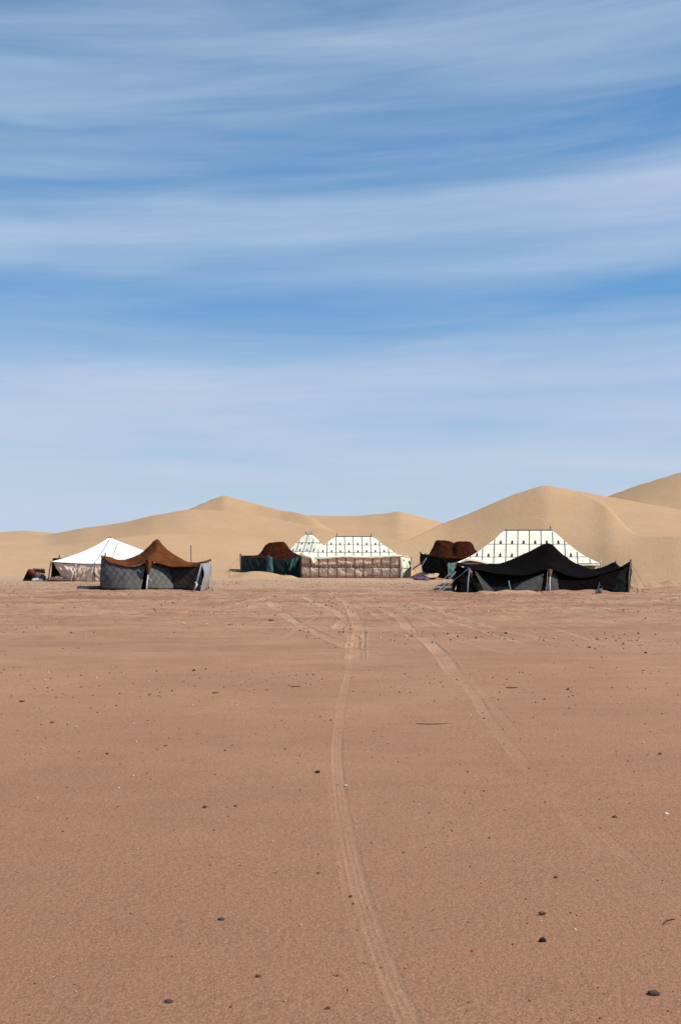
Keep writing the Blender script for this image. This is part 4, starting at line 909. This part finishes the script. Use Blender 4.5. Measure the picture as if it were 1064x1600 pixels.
for a_, b_, m__, r_ in (((732, 887, 59.5), (709, 907, 60.5), m_rope_b, .03), ((731, 889, 59.5), (690, 919, 60), m_rope, .016), ((713, 884, 60.6), (672, 925, 59.2), m_rope, .014), ((712, 893, 60.5), (680, 928, 58), m_bluepole, .03),
                        ((709, 907, 60), (681, 929, 57.8), m_rope, .018), ((715, 905, 60), (711, 922, 59), m_rope_w, .022), ((986, 881, 60.8), (1008, 917, 62), m_rope, .012), ((985, 884, 60.8), (996, 925, 60), m_rope, .014), ((983, 903, 60), (1003, 925, 60), m_rope_w, .014),
                        ((855, 891, 59.2), (853, 931, 56.3), m_rope, .010), ((936, 910, 59), (933, 928, 57.6), m_pole, .022)):
    rope(t8, at(*a_), at(*b_), r_, m__)
for px, py, Yd in ((672, 924, 59.2), (681, 927.5, 57.5), (996, 925, 60), (1004, 925, 60), (1008, 917, 65), (932, 928, 57.6)):
    q = at(px, py, Yd); q[2] = .0; peg(t8, q)
mb = MB(); mb.tube(zig([(734, 890, 59.3), (735.5, 894, 59.2), (737, 898, 59.2), (735.5, 902, 59.2)]), [.03, .09, .08, .02], k=9); mb.build('hanging_bag', mat('faded_pink_bag', (.35, .13, .15), var=.5, scale=5), t8)
mb = MB(); q = at(722.5, 886, 59.9); mb.tube([q+[-.07, 0, 0], q, q+[.07, 0, -.02]], [.02, .05, .02], k=8); mb.build('knot', m_rope_w, t8)
q = at(936.5, 925, 58); q[2] = 0
mb = MB(); mb.tube([q, q+[0, 0, .02], q+[0, 0, .22], q+[0, 0, .22]], [.11, .12, .15, .13], k=16)
hd = [q+np.array([math.cos(s_)*.14, 0, .22+math.sin(s_)*.2]) for s_ in np.linspace(0, math.pi, 9)]; mb.tube(hd, .01, k=5)
tag(rebase(mb.build('bucket', mat('dusty_grey_bucket', (.16, .19, .19), var=.4, scale=6), None)), 'small grey bucket standing on the sand before the right half of the black tent', 'bucket')
# sand drifted along the wall foot
def drift(pts, wd, h, name, lab):
    n = 80; P = smooth(pts, n); g = np.zeros((13, n, 3)); L = np.linspace(0, 1, n)
    for i in range(13):
        q = i/12*2-1
        for j in range(n):
            a_ = (1-q*q)**1.3*min(1, 8*L[j], 8*(1-L[j]))
            g[i, j] = [P[j, 0], P[j, 1]+q*wd, -.07+(h+.07)*a_*(1+.5*mnoise.noise(Vector((P[j, 0]*1.3, q, len(name)*1.))))]
    mb = MB(); mb.grid(g, flip=False); tag(mb.build(name, m_ground, None), kind='structure')
drift([gnd(724, 930), gnd(790, 926.5), gnd(860, 925), gnd(930, 925.5), gnd(972, 928)], 1.0, .13, 'sand_drift', '')
drift([gnd(165, 920.5), gnd(230, 921.5), gnd(300, 923.5)], .5, .05, 'sand_drift', '')
drift([gnd(975, 922), gnd(1020, 917), gnd(1090, 916)], 1.6, .28, 'sand_drift', '')

# ============================================================ stones, twigs and litter one can point to
m_st = {k: mat(k, c, var=.4, scale=30, bump=.4, bscale=80, rough=.8) for k, c in (('black_stone', (.025, .024, .026)), ('grey_stone', (.10, .068, .052)), ('brown_stone', (.15, .08, .05)), ('reddish_stone', (.24, .12, .08)), ('white_stone', (.72, .68, .62)), ('red_scrap', (.55, .03, .03)), ('dry_twig', (.17, .09, .058)))}
def gz(x, y): return float(ground_base(np.array([float(x)]), np.array([float(y)]))[0])
def stone(px, py, wpx, hpx, m, lab, cat='stone', name='stone', seed=0.):
    p = gnd(px, py); s_ = p[1]/F; rx, rz = wpx*s_/2*.9, hpx*s_/2; ry = max(rx*.8, rz*.8)
    mb = MB(); nu, nv = 14, 9; g = np.zeros((nv, nu+1, 3))
    for i in range(nv):
        th = math.pi*i/(nv-1)
        for j in range(nu+1):
            ph = 2*math.pi*(j % nu)/nu; d = Vector((math.sin(th)*math.cos(ph), math.sin(th)*math.sin(ph), math.cos(th)))
            k = 1+.45*mnoise.noise(d*1.5+Vector((px*.37+seed, py*.11, 0)))
            g[i, j] = np.array(d)*k*np.array([rx, ry, rz])
    g = g+np.array([p[0], p[1], gz(p[0], p[1])+rz*.25]); mb.grid(g)
    tag(rebase(mb.build(name, m_st[m], None)), lab, cat)
def twig(px, py, w_, m, lab, bend=.1, rise=.0, th=.006):
    p = gnd(px, py); s_ = p[1]/F; h = w_*s_/2; z = gz(p[0], p[1])+th
    pts = [p+np.array([-h, bend*h*.6, 0]), p+np.array([-h*.4, -bend*h, 0]), p+np.array([h*.3, -bend*h*.8, 0]), p+np.array([h, bend*h, 0])]
    for i, q in enumerate(pts): q[2] = z+rise*i*.01+.004
    mb = MB(); mb.tube(smooth(pts, 9), [th*.5, th*.9, th, th*1.1, th, th, th*.8, th*.6, th*.3], k=6)
    tag(rebase(mb.build('twig', m_st[m], None)), lab, 'twig')
stone(847, 1471, 12, 10, 'black_stone', 'round near black stone alone on the lower right ground')
stone(1021, 1554, 21, 10, 'grey_stone', 'flat dark grey stone close to the bottom right corner')
stone(496, 1208, 8, 6, 'black_stone', 'dark angular stone beside the central tyre track in mid ground')
stone(868, 1370, 7, 5, 'brown_stone', 'brown pebble straight above the round near black stone')
stone(346, 1437, 12, 5, 'grey_stone', 'flat grey chip left of the tyre track, low on the ground')
stone(404, 1527, 10, 6, 'brown_stone', 'rounded brown stone near the bottom edge, left of the tyre track')
stone(264, 1566, 14, 6, 'grey_stone', 'flat stone at the bottom edge in the left quarter of the picture')
stone(512, 1577, 10, 5, 'brown_stone', 'brown stone at the very bottom, just left of the tyre track')
stone(320, 1262, 8, 5, 'grey_stone', 'small grey pebble on the smooth ground, left of the centre')
stone(368, 1260, 7, 4, 'brown_stone', 'small brown pebble just right of a grey one, left of the centre')
stone(1040, 1272, 9, 4, 'white_stone', 'pale chip lying near the right edge of the picture', 'stone')
stone(960, 1277, 8, 5, 'brown_stone', 'brown stone left of the pale chip near the right edge')
stone(737, 1486, 4, 4, 'red_scrap', 'tiny bright red scrap on the sand left of the near black stone', 'scrap', 'scrap')
stone(540, 1228, 6, 3, 'white_stone', 'tiny white chip beside the central tyre track')
stone(303, 1047, 5, 4, 'black_stone', 'dark pebble on the far left ground below the rust brown tent')
stone(82, 1130, 7, 3, 'brown_stone', 'brown clod near the left edge, halfway down the ground')
stone(151, 1059, 4, 3, 'white_stone', 'white pebble on the left ground below the plain white tent')
stone(234, 1086, 5, 4, 'reddish_stone', 'reddish pebble left of the centre on the upper ground')
stone(168, 1179, 6, 4, 'brown_stone', 'brown pebble on the left, above a scatter of small stones')
stone(259, 1166, 4, 4, 'brown_stone', 'small dark brown pebble on the smooth ground left of the tracks')
stone(887, 1078, 6, 5, 'brown_stone', 'brown stone on the right of the upper ground below the black tent')
stone(1031, 1179, 7, 4, 'brown_stone', 'brown stone close to the right edge, above the pale chip')
stone(790, 989, 6, 4, 'black_stone', 'dark stone beside the wheel ruts below the black tent')
stone(548, 1402, 6, 5, 'brown_stone', 'brown crumb on the edge of the central tyre track, low in the picture')
stone(764, 1310, 4, 4, 'brown_stone', 'dark pebble between the two tyre tracks')
stone(630, 1333, 4, 4, 'brown_stone', 'small dark pebble a little right of the central tyre track')
stone(1008, 1019, 5, 4, 'black_stone', 'dark pebble on the right of the upper ground')
stone(898, 1453, 5, 4, 'white_stone', 'pale crumb to the right of the near black stone')
stone(497, 1366, 5, 4, 'brown_stone', 'dark crumb left of the central tyre track')
stone(552, 1413, 5, 4, 'reddish_stone', 'reddish crumb just under the brown one on the tyre track edge')
twig(847, 1429, 13, 'dry_twig', 'short thick dark twig just above the round near black stone', .05, 0, .010)
twig(676, 1133, 52, 'dry_twig', 'long thin curved twig in the middle of the ground', .15, 0, .006)
twig(1045, 1445, 20, 'dry_twig', 'slanting twig at the right edge, low on the ground', -.2, 1, .005)
twig(424, 971, 9, 'dry_twig', 'thick dark stick beside the wheel rut below the teal walled tent', .05, 0, .025)
twig(35, 1098, 10, 'dry_twig', 'short dark twig at the left edge of the ground', .1, 0, .013)
twig(800, 1075, 20, 'dry_twig', 'thin dark twig on the upper right ground', .1, 0, .010)
twig(462, 1073, 17, 'dry_twig', 'thin straight twig on the upper ground left of the central track', .02, 0, .009)
twig(337, 1083, 11, 'dry_twig', 'short bent twig on the upper left ground', .2, 0, .010)

# loose gravel: nobody could count it
nst = 12000
tt = rng.uniform(-.36, .36, nst); yy = np.sqrt(rng.uniform(4.2**2, 74**2, nst)); near = rng.random(nst) < .55
yy[near] = rng.uniform(4.2, 22, near.sum()); xx = tt*yy
clump = vfbm(xx/2.2, yy/2.2, 90, 3); keep = (clump > -.06) | (rng.random(nst) < .4); xx, yy = xx[keep], yy[keep]; nst = len(xx)
sz = .0024*(1/np.maximum(rng.random(nst), .03))**.5*np.clip(yy/11, .8, 2.2)
nc = 17000
tc_ = rng.uniform(-.40, .40, nc); yc = np.sqrt(rng.uniform(26**2, 80**2, nc)); xc = tc_*yc
kc = vfbm(xc/3.5, yc/2.0, 95, 3)+.45*np.clip((yc-46)/20, 0, 1)*rng.random(nc) > .02; xc, yc = xc[kc], yc[kc]
szc = .012*(1/np.maximum(rng.random(len(xc)), .05))**.45
xx, yy, sz = np.r_[xx, xc], np.r_[yy, yc], np.r_[sz, szc]; nst = len(xx)
zz = ground_base(xx, yy)
octv = np.array([[1, 0, 0], [0, 1, 0], [-1, 0, 0], [0, -1, 0], [0, 0, 1], [0, 0, -1], [.6, .6, .5], [-.6, .5, .5]], float)
octf = np.array([[0, 1, 4], [1, 2, 4], [2, 3, 4], [3, 0, 4], [1, 0, 5], [2, 1, 5], [3, 2, 5], [0, 3, 5]])
VV = octv[None, :6]*sz[:, None, None]*rng.uniform(.5, 1.3, (nst, 6, 1)); VV[..., 2] *= .8
an = rng.uniform(0, 6.28, nst); c_, s_ = np.cos(an)[:, None], np.sin(an)[:, None]
VX = VV[..., 0]*c_-VV[..., 1]*s_; VY = VV[..., 0]*s_+VV[..., 1]*c_
VV = np.stack([VX+xx[:, None], VY+yy[:, None], VV[..., 2]+zz[:, None]+sz[:, None]*.3], -1).reshape(-1, 3)
FF = (octf[None]+np.arange(nst)[:, None, None]*6).reshape(-1, 3)
tone = np.repeat(rng.random(nst), 6)
mg = bpy.data.materials.new('gravel_mix'); mg.use_nodes = True; t = mg.node_tree
a_ = N(t, 'ShaderNodeAttribute', attribute_name='tone').outputs['Fac']
t.links.new(RAMP(t, a_, [(0, (.09, .042, .026)), (.22, (.16, .08, .052)), (.5, (.24, .125, .08)), (.8, (.40, .25, .17)), (.95, (.62, .50, .42))]), t.nodes['Principled BSDF'].inputs[0])
t.nodes['Principled BSDF'].inputs['Roughness'].default_value = .9
gv = mesh_np('gravel', VV, FF, mg, {'tone': tone}); tag(gv, 'loose brown gravel scattered over the flat sand', 'gravel', None, 'stuff')
